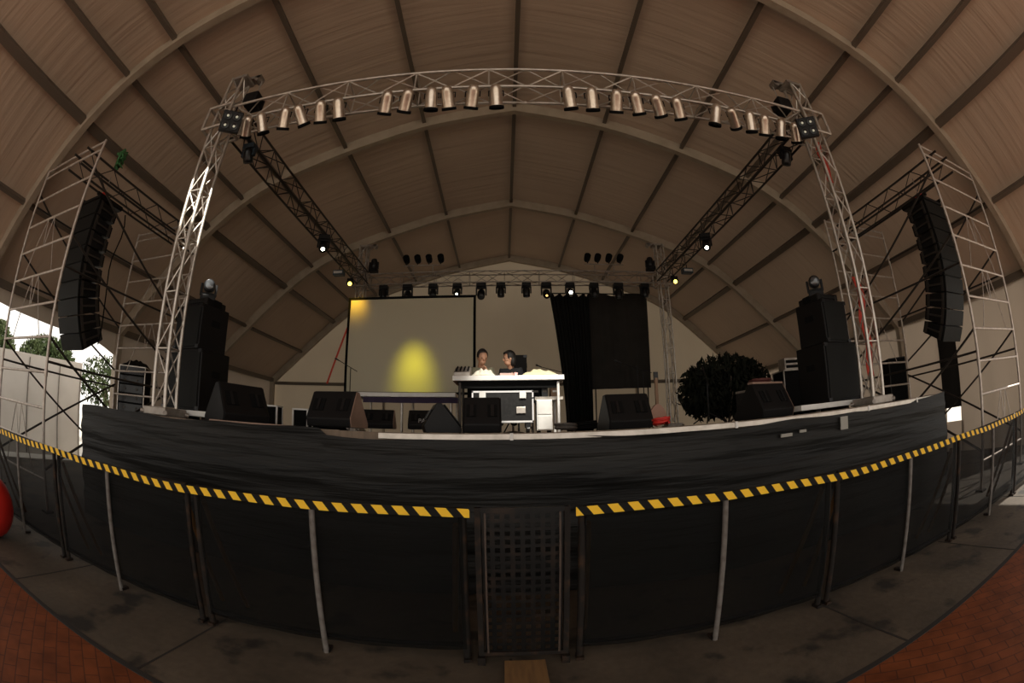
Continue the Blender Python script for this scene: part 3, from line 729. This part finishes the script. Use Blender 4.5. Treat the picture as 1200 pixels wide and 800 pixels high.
# ------------------------------------------------------------------ wedge monitors
def wedge(label, loc, rz, w=.6, s=1.0, side=BLK, text=None):
    t = thing('stage_monitor', label, 'loudspeaker', loc, 'wedge monitors on the stage', rz)
    pr = [(0, 0), (-.03, .10), (.16, .44), (.24, .44), (.54, .06), (.54, 0)]
    pr = [(y * s - .25 * s, z * s) for y, z in pr]
    MB().prism(pr, -w / 2, w / 2).build('cabinet', BLK, t, bevel=.012)
    for q in (-1, 1):
        f = MB(); f.prism([(y * .97, z * .97 + .004) for y, z in pr], q * (w / 2 + .002), q * (w / 2 + .010)); f.build('side_panel', side if q > 0 else BLK, t)
    sl = math.atan2(.34, .19)
    for q in (-.17, .17):
        M = Matrix.Translation((q * w / .6, (.065 - .25) * s - .004, .27 * s)) @ Matrix.Rotation(sl - pi / 2, 4, 'X')
        f = MB(); f.box((0, 0, 0), (.16 * w / .6, .012, .17 * s), M); h = f.build('recess', BLKM, t)
        f = MB(); f.box((0, -.008, 0), (.035, .014, .16 * s), M); f.build('handle', BLKG, h)
    M = Matrix.Translation((0, (.40 - .25) * s, .25 * s)) @ Matrix.Rotation(-math.atan2(.38, .30) + pi / 2, 4, 'X')
    f = MB(); f.box((0, .012, 0), (w - .06, .012, .42 * s), M); f.build('grille', GRILLE, t)
    return t
wedge('big wedge monitor beside the left loudspeaker stack', (-3.60, 4.82, DZ), rad(62), .66, 1.08)
wedge('wedge monitor with a brown side, in front of the left half of the screen', (-2.27, 5.05, DZ + .03), rad(-5), .56, .95, WARMEND)
w3 = wedge('low wedge monitor under the white platform, with a pale end', (-2.5, 7.7, DZ + .06), rad(6), .56, .75, WARMEND)
w4 = wedge('wedge monitor with pale lettering under the white platform', (-1.66, 7.7, DZ + .06), rad(3), .54, .75)
wedge('wedge monitor turned sideways left of the flight case', (-1.03, 5.08, DZ), rad(-75), .34, .74)
wedge('wedge monitor with two handle recesses in front of the flight case', (-.56, 5.1, DZ), rad(2), .40, .90)
wedge('wedge monitor in front of the dark grey backdrop', (1.2, 5.55, DZ), rad(4), .55, 1.0, BLK)
wedge('wedge monitor beside the right loudspeaker stack', (2.98, 5.0, DZ), rad(14), .62, .98, WARMEND)
cu = bpy.data.curves.new('lettering', 'FONT'); cu.body = 'PATL'; cu.size = .11; cu.extrude = .002; cu.align_x = 'CENTER'
tmp = bpy.data.objects.new('lettering_curve', cu); COL.objects.link(tmp); bpy.context.view_layer.update()
tm = bpy.data.meshes.new_from_object(tmp.evaluated_get(bpy.context.evaluated_depsgraph_get())); bpy.data.objects.remove(tmp)
tm.materials.clear(); tm.materials.append(PRINT)
tx = bpy.data.objects.new('lettering', tm); COL.objects.link(tx); tx.parent = w4
tx.location = (.02, -.205, .115); tx.rotation_euler = (rad(62), 0, 0); tx['label'] = 'pale grey lettering'
f = MB(); f.box((0, 0, .012), (.62, .09, .024)); o = f.build('edging', WARMEND); o.location = (3.02, 5.0, DZ + .437); o.rotation_euler = (0, 0, rad(14)); tag(o, 'lit top edge built as thin batten lying on the wedge beside the right stack', 'edging')  # the wedge's orange lit top edge, put in as a brown strip

# ------------------------------------------------------------------ back of the stage: screen, curtain, backdrop
t = thing('projection_screen', 'large pale projection screen in a thin black frame', 'screen', (-2.9, 12.0, DZ))
x0, x1, z0, z1 = -4.70, -1.12, 2.67, 5.31
MB().box(((x0 + x1) / 2, 12.0, (z0 + z1) / 2), (x1 - x0, .012, z1 - z0)).build('screen_cloth', SCREENM, t, True)
for c, d in ((((x0 + x1) / 2, 12, z1 + .03), (x1 - x0 + .14, .05, .07)), (((x0 + x1) / 2, 12, z0 - .03), (x1 - x0 + .14, .05, .07)),
             ((x0 - .035, 12, (z0 + z1) / 2), (.07, .05, z1 - z0)), ((x1 + .035, 12, (z0 + z1) / 2), (.07, .05, z1 - z0))):
    MB().box(c, d).build('frame_bar', BLKM, t, True)
for x in (x0 - .02, x1 + .02):
    MB().box((x, 12.02, (DZ + z0) / 2), (.05, .05, z0 - DZ)).build('leg', BLKM, t, True)
    MB().box((x, 11.98, DZ + .02), (.08, .44, .04)).build('foot', BLKM, t, True)
def drape(x0, x1, xb0, xb1, y, z0, z1, amp, fr):
    f = MB()
    def fn(u, v):
        a = x0 + (x1 - x0) * u; b = xb0 + (xb1 - xb0) * u
        return (b + (a - b) * v ** 1.5, y + amp * sin(u * fr) * (.6 + .4 * (1 - v)) + amp * .4 * sin(u * fr * 2.3 + v * 2), z0 + (z1 - z0) * v + (.05 * sin(u * fr * .5) if v > .99 else 0))
    f.grid(fn, 110, 14); return f
t = thing('curtain', 'gathered black curtain hanging right of the DJ table', 'curtain', (1.8, 13.1, DZ))
drape(1.12, 2.33, 1.52, 2.30, 13.1, DZ + .02, 5.72, .07, 62).build('cloth', CURT, t, True)
MB().tube((1.0, 13.1, 5.76), (2.4, 13.1, 5.76), .02, 8).build('rail', BLK, t, True)
t = thing('backdrop', 'flat dark grey backdrop cloth right of the black curtain', 'curtain', (3.3, 13.2, DZ))
drape(2.31, 4.28, 2.31, 4.22, 13.25, 2.82, 5.78, .02, 20).build('cloth', BACKD, t, True)
MB().tube((2.42, 13.25, 5.80), (4.35, 13.25, 5.80), .02, 8).build('rail', BLK, t, True)
MB().tube((2.45, 13.30, DZ), (2.45, 13.30, 5.8), .02, 8).build('upright', BLK, t, True)
MB().tube((4.12, 13.30, DZ), (4.12, 13.30, 5.8), .02, 8).build('upright', BLK, t, True)

# white platform under the screen
t = thing('drum_riser', 'white topped platform with a dark purple valance below the screen', 'platform', (-2.45, 9.5, DZ))
MB().box((-2.45, 9.9, 2.36), (2.3, 1.4, .09)).build('top', WHITE, t, True, bevel=.008)
f = MB(); f.grid(lambda u, v: (-3.3 + 2.05 * u, 9.24 + .02 * sin(u * 40), 2.19 + .12 * v), 40, 3); f.build('valance', PURPLE, t, True)
for x in (-3.5, -2.45, -1.4):
    for y in (9.3, 10.5): MB().tube((x, y, DZ), (x, y, 2.32), .03, 8).build('leg', ALU, t, True)

# ------------------------------------------------------------------ DJ position
t = thing('dj_table', 'long white DJ table in the middle of the stage', 'table', (-.24, 7.1, DZ))
MB().box((-.24, 7.12, 2.40), (1.70, .70, .075)).build('top', WHITE, t, True, bevel=.008)
MB().box((-.24, 7.12, 2.34), (1.55, .55, .04)).build('under_frame', BLKM, t, True); MB().box((-.24, 6.86, 2.305), (1.50, .02, .11)).build('front_apron', BLKM, t, True); MB().box((-.30, 7.27, 2.20), (1.2, .012, .30)).build('back_panel', BLKM, t, True)
for x in (-.98, .52):
    for y in (6.84, 7.40): MB().tube((x, y, DZ), (x, y, 2.34), .022, 8).build('leg', WHITE if x > 0 else DSTEEL, t, True)
MB().box((.39, 7.2, 2.10), (.44, .4, .05)).build('lower_shelf', ALU, t, True)
MB().tube((.155, 7.38, DZ), (.155, 7.38, 2.34), .018, 8).build('shelf_support', ALUD, t, True)
ZT = 2.4385
t = thing('mixer', 'grey audio mixer tilted on the left end of the DJ table', 'mixer', (-.955, 7.05, ZT + .002))
M = Matrix.Translation((0, 0, .02)) @ Matrix.Rotation(rad(16), 4, 'X')
MB().prism([(-.17, 0), (.17, 0), (.17, .20), (-.17, .07)], -.125, .125).build('body', ALUD, t, bevel=.006)
for i in range(4):
    for j in range(5): MB().tube((-.09 + i * .06, -.12 + j * .055, .085 + .021 * j), (-.09 + i * .06, -.12 + j * .055, .115 + .021 * j), .011, 6).build('knob', BLKM, t)
f = MB()
def heap(w, h, d, sd):
    rnd = random.Random(sd); ph = [rnd.uniform(0, 6) for _ in range(4)]
    def fn(u, v):
        x = (u - .5) * 2; y = (v - .5) * 2
        b = max(0, 1 - abs(x) ** 2.2) * max(0, 1 - y * y)
        return (x * w / 2, y * d / 2, .003 + h * b ** .7 * (1 + .16 * sin(7 * x + ph[0]) * sin(5 * y + ph[1]) + .1 * sin(15 * x + ph[2])))
    f = MB(); f.grid(fn, 34, 20); return f
o = heap(.36, .12, .46, 1).build('dust_cover', WCLOTH, solid=.004); o.location = (-.62, 7.05, ZT + .004); tag(o, 'white cloth draped over gear on the left half of the DJ table', 'cloth')
o = heap(.58, .11, .5, 2).build('dust_cover', mat('cream_cloth', (.60, .54, .34), .9, bump=(25, .8, .02)), solid=.004); o.location = (.25, 7.1, ZT + .004); tag(o, 'crumpled cream cloth on the right end of the DJ table', 'cloth')
t = thing('dj_controller', 'low pinkish DJ controller between the two cloths on the table', 'controller', (-.27, 7.0, ZT + .002))
MB().box((0, 0, .022), (.20, .30, .044)).build('body', mat('pink_grey_plastic', (.45, .30, .26), .5), t, bevel=.006)
for x in (-.05, .05): MB().lathe([(.042, .045), (.042, .055), (.01, .057)], 16, Matrix.Translation((x, .03, 0))).build('jog_wheel', BLKM, t)
t = thing('cup', 'small pink cup standing behind the DJ controller', 'cup', (-.115, 7.24, ZT + .002))
MB().lathe([(.028, 0), (.036, .10), (.033, .10), (.026, .006)], 14).build('cup_body', mat('pink_plastic', (.75, .42, .40), .4), t)
# flight case
t = thing('flight_case', 'charcoal flight case with metal edges under the DJ table', 'case', (-.33, 6.98, DZ))
w, d, z0, z1 = .92, .52, .17, .62
MB().box((0, 0, (z0 + z1) / 2), (w - .02, d - .02, z1 - z0 - .02)).build('body', CASEM, t)
f = MB(); e = .022
for sx in (-1, 1):
    for sy in (-1, 1): f.box((sx * (w / 2 - e / 2), sy * (d / 2 - e / 2), (z0 + z1) / 2), (e, e, z1 - z0))
    for z in (z0, z1 - .10, z1):
        f.box((sx * (w / 2 - e / 2), 0, z), (e, d, e))
for sy in (-1, 1):
    for z in (z0, z1 - .0): f.box((0, sy * (d / 2 - e / 2), z), (w, e, e * 1.2))
f.build('metal_edging', CHROME, t)
for x in (-.30, .30): MB().box((x, -d / 2 - .008, z1 - .05), (.10, .02, .11)).build('latch', WHITE, t, bevel=.006)
MB().box((.27, -d / 2 - .006, z0 + .17), (.14, .016, .10)).build('handle', ALU, t, bevel=.006)
for sx in (-1, 1):
    for sy in (-1, 1):
        f = MB(); f.tube((sx * .38 - .018, sy * .19, .05), (sx * .38 + .018, sy * .19, .05), .05, 14); f.box((sx * .38, sy * .19, .12), (.07, .07, .07)); f.build('caster', BLKG, t)
t = thing('storage_box', 'white plastic drawer box right of the flight case', 'box', (.30, 6.98, DZ))
MB().box((0, 0, .265), (.24, .32, .47)).build('body', WHITE, t, bevel=.01)
for z in (.15, .38): MB().box((0, -.165, z), (.21, .012, .21)).build('drawer', WHITE, t, bevel=.006)
for q in (-.08, .08): MB().box((q, 0, .015), (.04, .25, .03)).build('skid', BLKM, t)
for x, wd, m, lab in ((.19, .13, BLKM, 'small black box at the near end of the table shelf'), (.33, .10, BLKG, 'narrow black device in the middle of the table shelf'), (.50, .15, TAN, 'brown carton at the outer end of the table shelf')):
    t = thing('device' if m is not TAN else 'carton', lab, 'box', (x, 7.15, 2.128), 'boxes on the table shelf')
    MB().box((0, 0, .075), (wd, .2, .15)).build('body', m, t, bevel=.005); MB().box((0, -.102, .085), (wd * .6, .006, .03)).build('front_strip', GREYP if m is not TAN else WHITE, t)
# black loudspeaker behind the DJs
t = cab('side_fill', 'black loudspeaker on a pole right behind the DJs', (-.02, 8.95, DZ + 1.02), (.34, .34, .52), 0, None)
MB().tube((0, 0, -1.01), (0, 0, 0), .02, 8).build('pole', BLK, t)
f = MB()
for q in range(3): f.tube((0, 0, -.45), (.34 * cos(q * 2.1 + .5), .34 * sin(q * 2.1 + .5), -1.0), .014, 6)
f.build('tripod', BLK, t)

# ------------------------------------------------------------------ people
def skinned(name, nodes, edges, m, parent, sub=2):
    """nodes: name -> (pos, radius or (rx,ry)); first node is the root"""
    keys = list(nodes); me = bpy.data.meshes.new(name)
    me.from_pydata([nodes[k_][0] for k_ in keys], [(keys.index(a), keys.index(b)) for a, b in edges], [])
    o = bpy.data.objects.new(name, me); COL.objects.link(o); o.parent = parent
    sk = o.modifiers.new('skin', 'SKIN'); sk.use_smooth_shade = True
    for v, k_ in zip(me.skin_vertices[0].data, keys):
        r = nodes[k_][1]; v.radius = r if isinstance(r, tuple) else (r, r)
    me.skin_vertices[0].data[0].use_root = True
    s = o.modifiers.new('sub', 'SUBSURF'); s.levels = sub; s.render_levels = sub
    me.materials.append(m)
    # bake to a real mesh
    dg = bpy.context.evaluated_depsgraph_get(); ev = o.evaluated_get(dg); nm = bpy.data.meshes.new_from_object(ev)
    o.modifiers.clear(); o.data = nm
    for p in nm.polygons: p.use_smooth = True
    if not nm.materials: nm.materials.append(m)
    return o
def person(label, loc, rz, shirt, lean, headturn, headtilt, longer=False, raise_hand=False, prt=False):
    """sitting on a bar stool, leaning forward a little; local +x is the way the body faces"""
    t = thing('person', label, 'person', loc, 'people behind the DJ table', rz)
    hip = .64; L = lean
    def up(h): return (sin(L) * h, cos(L) * h)       # point h above the hip along the spine
    P = {}
    def pt(h, y=0, fx=0): a, b = up(h); return (a + fx, y, hip + b)
    sh = .47
    n = {'pelvis': ((0, 0, hip), (.15, .11)), 'waist': (pt(.18), (.14, .10)), 'chest': (pt(.36), (.155, .115)), 'neck0': (pt(.50), .062), 'neck': (pt(.56, 0, .02), .052)}
    hc = Vector(pt(.68, 0, .06))
    e = [('pelvis', 'waist'), ('waist', 'chest'), ('chest', 'neck0'), ('neck0', 'neck')]
    hd = Vector((cos(headturn), sin(headturn), 0))
    for s, q in (('l', 1), ('r', -1)):
        n['sh' + s] = (pt(sh, q * .17), .062)
        if raise_hand and s == 'l': el = Vector(pt(.22, q * .20, .15)); wr = el + Vector((.10, -.13, .19))
        else: el = Vector(pt(.19, q * .205, .03)); wr = el + Vector((.20, -q * .10, -.05))
        n['el' + s] = (tuple(el), .040); n['wr' + s] = (tuple(wr), .027)
        dr_ = (wr - el).normalized(); side = Vector((0, 0, 1)).cross(dr_).normalized()
        n['pa' + s] = (tuple(wr + dr_ * .075), (.038, .018))
        e += [('chest', 'sh' + s), ('sh' + s, 'el' + s), ('el' + s, 'wr' + s), ('wr' + s, 'pa' + s)]
        for i in range(4):
            b_ = wr + dr_ * .09 + side * (.027 - .018 * i); ln = (.062, .074, .068, .052)[i]
            m_ = b_ + dr_ * ln * .55 + Vector((0, 0, -.008)); z_ = m_ + dr_ * ln * .4 + Vector((0, 0, -.025))
            n['f%s%da' % (s, i)] = (tuple(b_), .0095); n['f%s%db' % (s, i)] = (tuple(m_), .0088); n['f%s%dc' % (s, i)] = (tuple(z_), .0078)
            e += [('pa' + s, 'f%s%da' % (s, i)), ('f%s%da' % (s, i), 'f%s%db' % (s, i)), ('f%s%db' % (s, i), 'f%s%dc' % (s, i))]
        a_ = wr + dr_ * .035 + side * q * -.038; b_ = a_ + dr_ * .045 + side * q * -.018
        n['t%sa' % s] = (tuple(a_), .0115); n['t%sb' % s] = (tuple(b_), .009); e += [('wr' + s, 't%sa' % s), ('t%sa' % s, 't%sb' % s)]
        n['th' + s] = ((.08, q * .09, hip - .01), .085); n['kn' + s] = ((.43, q * .11, hip - .05), .055); n['an' + s] = ((.36, q * .11, .20), .037); n['to' + s] = ((.50, q * .12, .15), .034)
        e += [('pelvis', 'th' + s), ('th' + s, 'kn' + s), ('kn' + s, 'an' + s), ('an' + s, 'to' + s)]
    body = skinned('body', n, e, SKIN, t)
    # head, one mesh with the face; joined into the body below
    Mh = Matrix.Translation(hc) @ Matrix.Rotation(headturn, 4, 'Z') @ Matrix.Rotation(headtilt, 4, 'Y')
    f = MB()
    f.ball((0, 0, .02), .105, 20, Mh, sq=(.98, .80, 1.12)); f.ball((.028, 0, -.055), .070, 16, Mh, sq=(.95, .86, .95))
    f.ball((.100, 0, -.005), .019, 10, Mh, sq=(1, .75, 1.5)); f.ball((.085, 0, -.062), .022, 10, Mh, sq=(.6, 1.25, .45))
    for q in (-1, 1): f.ball((-.005, q * .083, 0), .026, 10, Mh, sq=(.8, .35, 1.25))
    f.tube(Mh @ Vector((-.01, 0, -.05)), Vector(pt(.50)), .052, 12, r2=.060)
    h = f.build('head', SKIN)
    # join head geometry into the body mesh
    import bmesh
    bm = bmesh.new(); bm.from_mesh(body.data); bm.from_mesh(h.data); bm.to_mesh(body.data); bm.free()
    for p in body.data.polygons: p.use_smooth = True
    bpy.data.objects.remove(h)
    for q in (-1, 1): f = MB(); f.ball((.088, q * .035, .012), .011, 8, Mh); f.build('eye', BLKG, t)
    f = MB(); f.ball((-.012, 0, .045), .112, 20, Mh, sq=(1.0, .86, 1.04))
    if longer: f.ball((-.05, 0, -.02), .088, 16, Mh, sq=(.75, 1.0, 1.35)); f.ball((.02, 0, .105), .07, 14, Mh, sq=(1.1, 1, .6))
    hr = f.build('hair', HAIR, t)
    # cut the hair open at the face by pushing front verts back
    inv = Mh.inverted()
    for v in hr.data.vertices:
        l = inv @ v.co
        if l.x > .045 and l.z < .085: l.x = .045 - (l.x - .045) * .3; v.co = Mh @ l
    ns = {'pelvis': ((0, 0, hip - .02), (.172, .128)), 'waist': (pt(.18), (.160, .118)), 'chest': (pt(.36), (.172, .130)), 'neck0': (pt(.485), (.085, .075))}
    es = [('pelvis', 'waist'), ('waist', 'chest'), ('chest', 'neck0')]
    for s in 'lr':
        ns['sh' + s] = (n['sh' + s][0], .076); a = Vector(n['sh' + s][0]); b_ = Vector(n['el' + s][0]); c_ = a.lerp(b_, .75 if not raise_hand else 1.0)
        ns['el' + s] = (tuple(c_), .058); es += [('chest', 'sh' + s), ('sh' + s, 'el' + s)]
        if raise_hand:
            c2 = b_.lerp(Vector(n['wr' + s][0]), .8); ns['wr' + s] = (tuple(c2), .042); es += [('el' + s, 'wr' + s)]
    skinned('shirt', ns, es, shirt, t)
    nt_ = {'pelvis': ((0, 0, hip - .03), (.165, .125))}; et = []
    for s in 'lr':
        for kk, r in (('th', .098), ('kn', .072), ('an', .058)): nt_[kk + s] = (n[kk + s][0], r)
        et += [('pelvis', 'th' + s), ('th' + s, 'kn' + s), ('kn' + s, 'an' + s)]
    skinned('trousers', nt_, et, JEANS, t)
    for s in 'lr':
        p = n['to' + s][0]; f = MB(); f.ball((p[0] - .07, p[1], .165), .06, 14, sq=(2.2, .85, .75)); f.build('shoe', BLKM, t)
    if prt:
        a = pt(.34, 0, .0); f = MB()
        M = Matrix.Translation((a[0], -.0, a[2])) @ Matrix.Rotation(L, 4, 'Y')
        f.ball((.05, -.125, .0), .06, 12, M, sq=(1.1, .35, .5)); f.build('shirt_print', PRINT, t)
    return t
def stool(label, loc):
    t = thing('bar_stool', label, 'stool', loc, 'stools of the two people')
    f = MB(); f.lathe([(.02, .40), (.15, .40), (.16, .42), (.155, .448), (.02, .452)], 20); f.build('seat', BLKM, t)
    MB().tube((0, 0, .03), (0, 0, .40), .022, 10).build('column', ALUD, t)
    f = MB(); f.lathe([(.2, 0), (.2, .012), (.04, .04)], 20); f.build('base', ALUD, t)
person('person in an olive shirt with short dark hair looking down at the table', (-.735, 7.89, DZ), rad(-76), OLIVE, rad(16), rad(8), rad(20), False, True)
stool('bar stool under the person in the olive shirt', (-.735, 7.89, DZ))
person('person in a black T-shirt with dark hair turned to the other one', (-.15, 8.05, DZ), rad(-105), TSHIRT, rad(14), rad(-64), rad(6), True, False, True)
stool('bar stool under the person in the black T-shirt', (-.15, 8.05, DZ))

# ------------------------------------------------------------------ smaller gear on the stage
def rack(name, label, loc, d, rz, edge=ALU, group=None, knobs=True):
    t = thing(name, label, 'rack', loc, group, rz)
    MB().box((0, 0, d[2] / 2), (d[0] - .02, d[1] - .02, d[2] - .02)).build('body', BLKM, t)
    f = MB(); e = .022
    for sx in (-1, 1):
        f.box((sx * (d[0] / 2 - e / 2), -d[1] / 2, d[2] / 2), (e, e * 1.4, d[2]))
        f.box((sx * (d[0] / 2 - e / 2), d[1] / 2, d[2] / 2), (e, e * 1.4, d[2]))
    for z in (e / 2, d[2] - e / 2):
        f.box((0, -d[1] / 2, z), (d[0], e * 1.4, e)); f.box((0, d[1] / 2, z), (d[0], e * 1.4, e))
    for sx in (-1, 1):
        for z in (e / 2, d[2] - e / 2): f.box((sx * (d[0] / 2 - e / 2), 0, z), (e, d[1], e))
    f.build('metal_edging', edge, t)
    if knobs:
        n = max(1, int(d[2] / .2))
        for i in range(n): MB().box((0, -d[1] / 2 - .004, d[2] * (i + .5) / n), (d[0] - .09, .012, d[2] / n * .8)).build('front_panel', BLKG, t)
        for i in range(n):
            for q in (-.22, .22): MB().tube((q * d[0], -d[1] / 2 - .03, d[2] * (i + .5) / n), (q * d[0], -d[1] / 2 - .005, d[2] * (i + .5) / n), .025, 8).build('dial', DSTEEL, t)
    return t
rack('amplifier_rack', 'amplifier rack with metal edges behind the left scaffold', (-8.6, 7.4, DZ - .01), (.74, .6, 1.02), rad(30))
f = MB(); rnd = random.Random(5)
o = heap(.7, .14, .5, 4).build('stage_cloth', CURT, solid=.004); o.location = (-8.6, 7.4, DZ + 1.015); o.rotation_euler = (0, 0, rad(30)); tag(o, 'black cloth heaped on top of the left amplifier rack', 'cloth')
rack('amplifier_rack', 'tall plain black amplifier rack behind the right front tower', (8.75, 7.3, DZ - .01), (.5, .6, 1.0), rad(-30), BLK, None, False)
rack('amplifier_rack', 'black rack with dull metal edges behind the right loudspeaker stack', (4.92, 6.9, DZ), (.6, .5, .82), rad(-10), ALUD, None, False)
t = thing('dimmer', 'small grey dimmer unit on the rack behind the right stack', 'dimmer', (4.90, 6.9, DZ + .824), None, rad(-10))
MB().box((0, 0, .11), (.36, .3, .22)).build('body', ALUD, t, bevel=.008)
for z in (.06, .15): MB().box((0, -.152, z), (.30, .008, .055)).build('front_panel', BLKM, t)
rack('monitor_box', 'small box with a white edged front left of the brown sided wedge', (-3.74, 6.05, DZ), (.24, .24, .31), rad(8), WHITE, 'small white edged boxes', False)
rack('monitor_box', 'lower white edged box nearer the brown sided wedge', (-3.22, 6.05, DZ), (.25, .24, .28), rad(8), WHITE, 'small white edged boxes', False)
o = heap(.5, .34, .4, 8).build('bag', BLKM, solid=.004); o.location = (-3.02, 6.6, DZ + .003); tag(o, 'lumpy black bag behind the white edged boxes', 'bag')
t = thing('road_trunk', 'dark trunk with a pale batten on top, left of the right stack', 'case', (3.42, 5.75, DZ), None, rad(12))
MB().box((0, 0, .20), (.62, .5, .4)).build('body', CASEM, t, bevel=.01); MB().box((0, 0, .415), (.62, .5, .03)).build('lid', ALUD, t)
for q in (-.2, .2): MB().box((q, -.255, .36), (.07, .02, .09)).build('latch', ALUD, t)
def coil(label, loc, r, m, turns=5, th=.014, sd=1):
    rnd = random.Random(sd); pts = []
    for i in range(turns * 14):
        a = i / 14 * 2 * pi; rr = r * (1 + .12 * sin(a * .37 + sd) + rnd.uniform(-.04, .04)); pts.append((rr * cos(a), rr * sin(a) * .9, th + .018 * (i / 14) + .02 * abs(sin(a * .5 + sd)) + rnd.uniform(0, .01)))
    o = MB().pipe(pts, th, 6).build('cable_coil', m); o.location = loc; return tag(o, label, 'cable', 'coiled cables on the stage')
coil('red cable coil on the stage edge beside the backdrop wedge', (1.36, 4.62, DZ + .004), .085, RED, 3, .014, 2)
coil('dull red cable heap on the dark trunk', (3.42, 5.75, DZ + .436), .16, mat('dull_red_rubber', (.10, .025, .02), .7), 5, .02, 3)
coil('black cable coil at the foot of the black curtain', (1.05, 7.4, DZ + .004), .16, BLKM, 6, .02, 5)
coil('grey cable coil in front of the white drawer box', (.55, 6.3, DZ + .004), .14, GREYP, 4, .016, 6)
def micstand(label, loc, h, boom, rz):
    t = thing('microphone_stand', label, 'stand', loc, 'microphone stands', rz)
    MB().tube((0, 0, .03), (0, 0, h), .012, 8).build('pole', BLK, t)
    f = MB()
    for q in range(3): f.tube((0, 0, .16), (.28 * cos(q * 2.09), .28 * sin(q * 2.09), .012), .011, 6)
    f.build('tripod', BLK, t)
    if boom:
        MB().tube((-.2, 0, h - .09), (boom, 0, h + .2), .009, 6).build('boom', BLK, t)
        M = Matrix.Translation((boom, 0, h + .2)) @ Matrix.Rotation(rad(65), 4, 'Y')
        f = MB(); f.lathe([(.012, -.02), (.017, .10), (.026, .11), (.026, .14), (.012, .165)], 12, M); f.build('microphone', BLKG, t)
micstand('microphone stand in front of the left edge of the screen', (-4.2, 10.9, DZ), 1.6, .35, rad(170))
micstand('straight microphone stand in front of the dark backdrop', (2.28, 8.4, DZ), 1.25, .0, 0)
micstand('boom microphone stand right behind the black curtain edge', (2.75, 9.5, DZ), 1.3, .5, rad(150))
micstand('microphone stand in front of the dark bush', (2.62, 6.0, DZ), .62, .40, rad(70))
micstand('boom microphone stand standing left of the black curtain', (1.35, 11.6, DZ), 1.55, .7, rad(160))
# bush and plants
t = thing('bush', 'big dark leafy bush at the right of the stage', 'plant', (3.55, 7.1, DZ + .05)); rnd = random.Random(11)
f = MB()
for q in range(14):
    a = q * .9; f.tube((.05 * cos(a), .05 * sin(a), -.04), (.75 * cos(a), .5 * sin(a), .45 + .05 * (q % 6)), .018, 6, r2=.006)
f.build('branches', BARK, t)
f = MB(); leafcloud(f, (0, 0, .62), .60, 2600, .07, rnd, (1.38, .9, .88)); leafcloud(f, (-.45, 0, .5), .5, 1100, .07, rnd, (1, .9, .95)); leafcloud(f, (.45, 0, .52), .52, 1100, .07, rnd, (1, .9, 1))
leafcloud(f, (0, 0, .3), .45, 1200, .07, rnd, (1.9, 1, .62)); f.build('foliage', LEAF, t)
t = thing('guitar', 'pale pink and tan guitar body leaning left of the dark bush', 'guitar', (1.95, 6.4, DZ + .02), None, rad(8))
MB().add(*(lambda n: ([(.0, 0, 0)] + [((.11 + .03 * cos(2 * a)) * cos(a) * 1.0, .0, .16 + .17 * sin(a)) for a in [2 * pi * i / n for i in range(n)]], [(0, i + 1, (i + 1) % n + 1) for i in range(0)] + [tuple(range(1, n + 1))]))(28)).build('body', mat('pink_tan_wood', (.45, .25, .18), .4), t, solid=.06)
MB().box((0, .0, .50), (.045, .03, .44)).build('neck', TAN, t); MB().box((0, 0, .75), (.07, .025, .12)).build('headstock', BLKG, t)

# ------------------------------------------------------------------ light
wd = bpy.data.worlds.new('sky'); SC.world = wd; wd.use_nodes = True
bg = wd.node_tree.nodes['Background']; bg.inputs[0].default_value = (1, .95, .88, 1); bg.inputs[1].default_value = 1.5
def light(name, typ, loc, energy, col, target=None, **kw):
    d = bpy.data.lights.new(name, typ); d.energy = energy; d.color = col
    for k_, v in kw.items(): setattr(d, k_, v)
    o = bpy.data.objects.new(name, d); COL.objects.link(o); o.location = loc
    if target is not None: o.rotation_euler = (Vector(target) - Vector(loc)).to_track_quat('-Z', 'Y').to_euler()
    return o
light('sun', 'SUN', (30, -6, 20), 7.0, (1, .93, .82), (0, 2.5, 0), angle=rad(.6))
light('dj_spot', 'SPOT', (.75, 4.05, 5.35), 1350, (1, .95, .85), (-.05, 7.1, 2.3), spot_size=rad(26), spot_blend=.6, shadow_soft_size=.06)
light('yellow_spot_corner', 'SPOT', (-4.60, 11.50, 5.42), 26, (1, .58, .03), (-4.55, 12, 5.18), spot_size=rad(85), spot_blend=1, shadow_soft_size=.04)
light('yellow_spot_screen', 'SPOT', (-2.75, 10.9, 4.7), 260, (.80, .74, .02), (-2.74, 12, 3.12), spot_size=rad(42), spot_blend=1, shadow_soft_size=.3)
light('added_tower_ray', 'SPOT', (-3.6, 1.5, 7.5), 4500, (1, .95, .85), (-4.54, 4.42, 4.40), spot_size=rad(8.6), spot_blend=.1, shadow_soft_size=.02)  # unseen spot added under the roof, stands in for a sun ray on the tower
SC.view_settings.view_transform = 'Standard'; SC.view_settings.look = 'None'
SC.view_settings.exposure = 0; SC.view_settings.gamma = 1; SC.view_settings.use_curve_mapping = False
cy = SC.cycles
cy.use_denoising = True; cy.max_bounces = 8; cy.diffuse_bounces = 4; cy.transparent_max_bounces = 24; cy.caustics_reflective = False; cy.caustics_refractive = False
cy.sample_clamp_indirect = 4
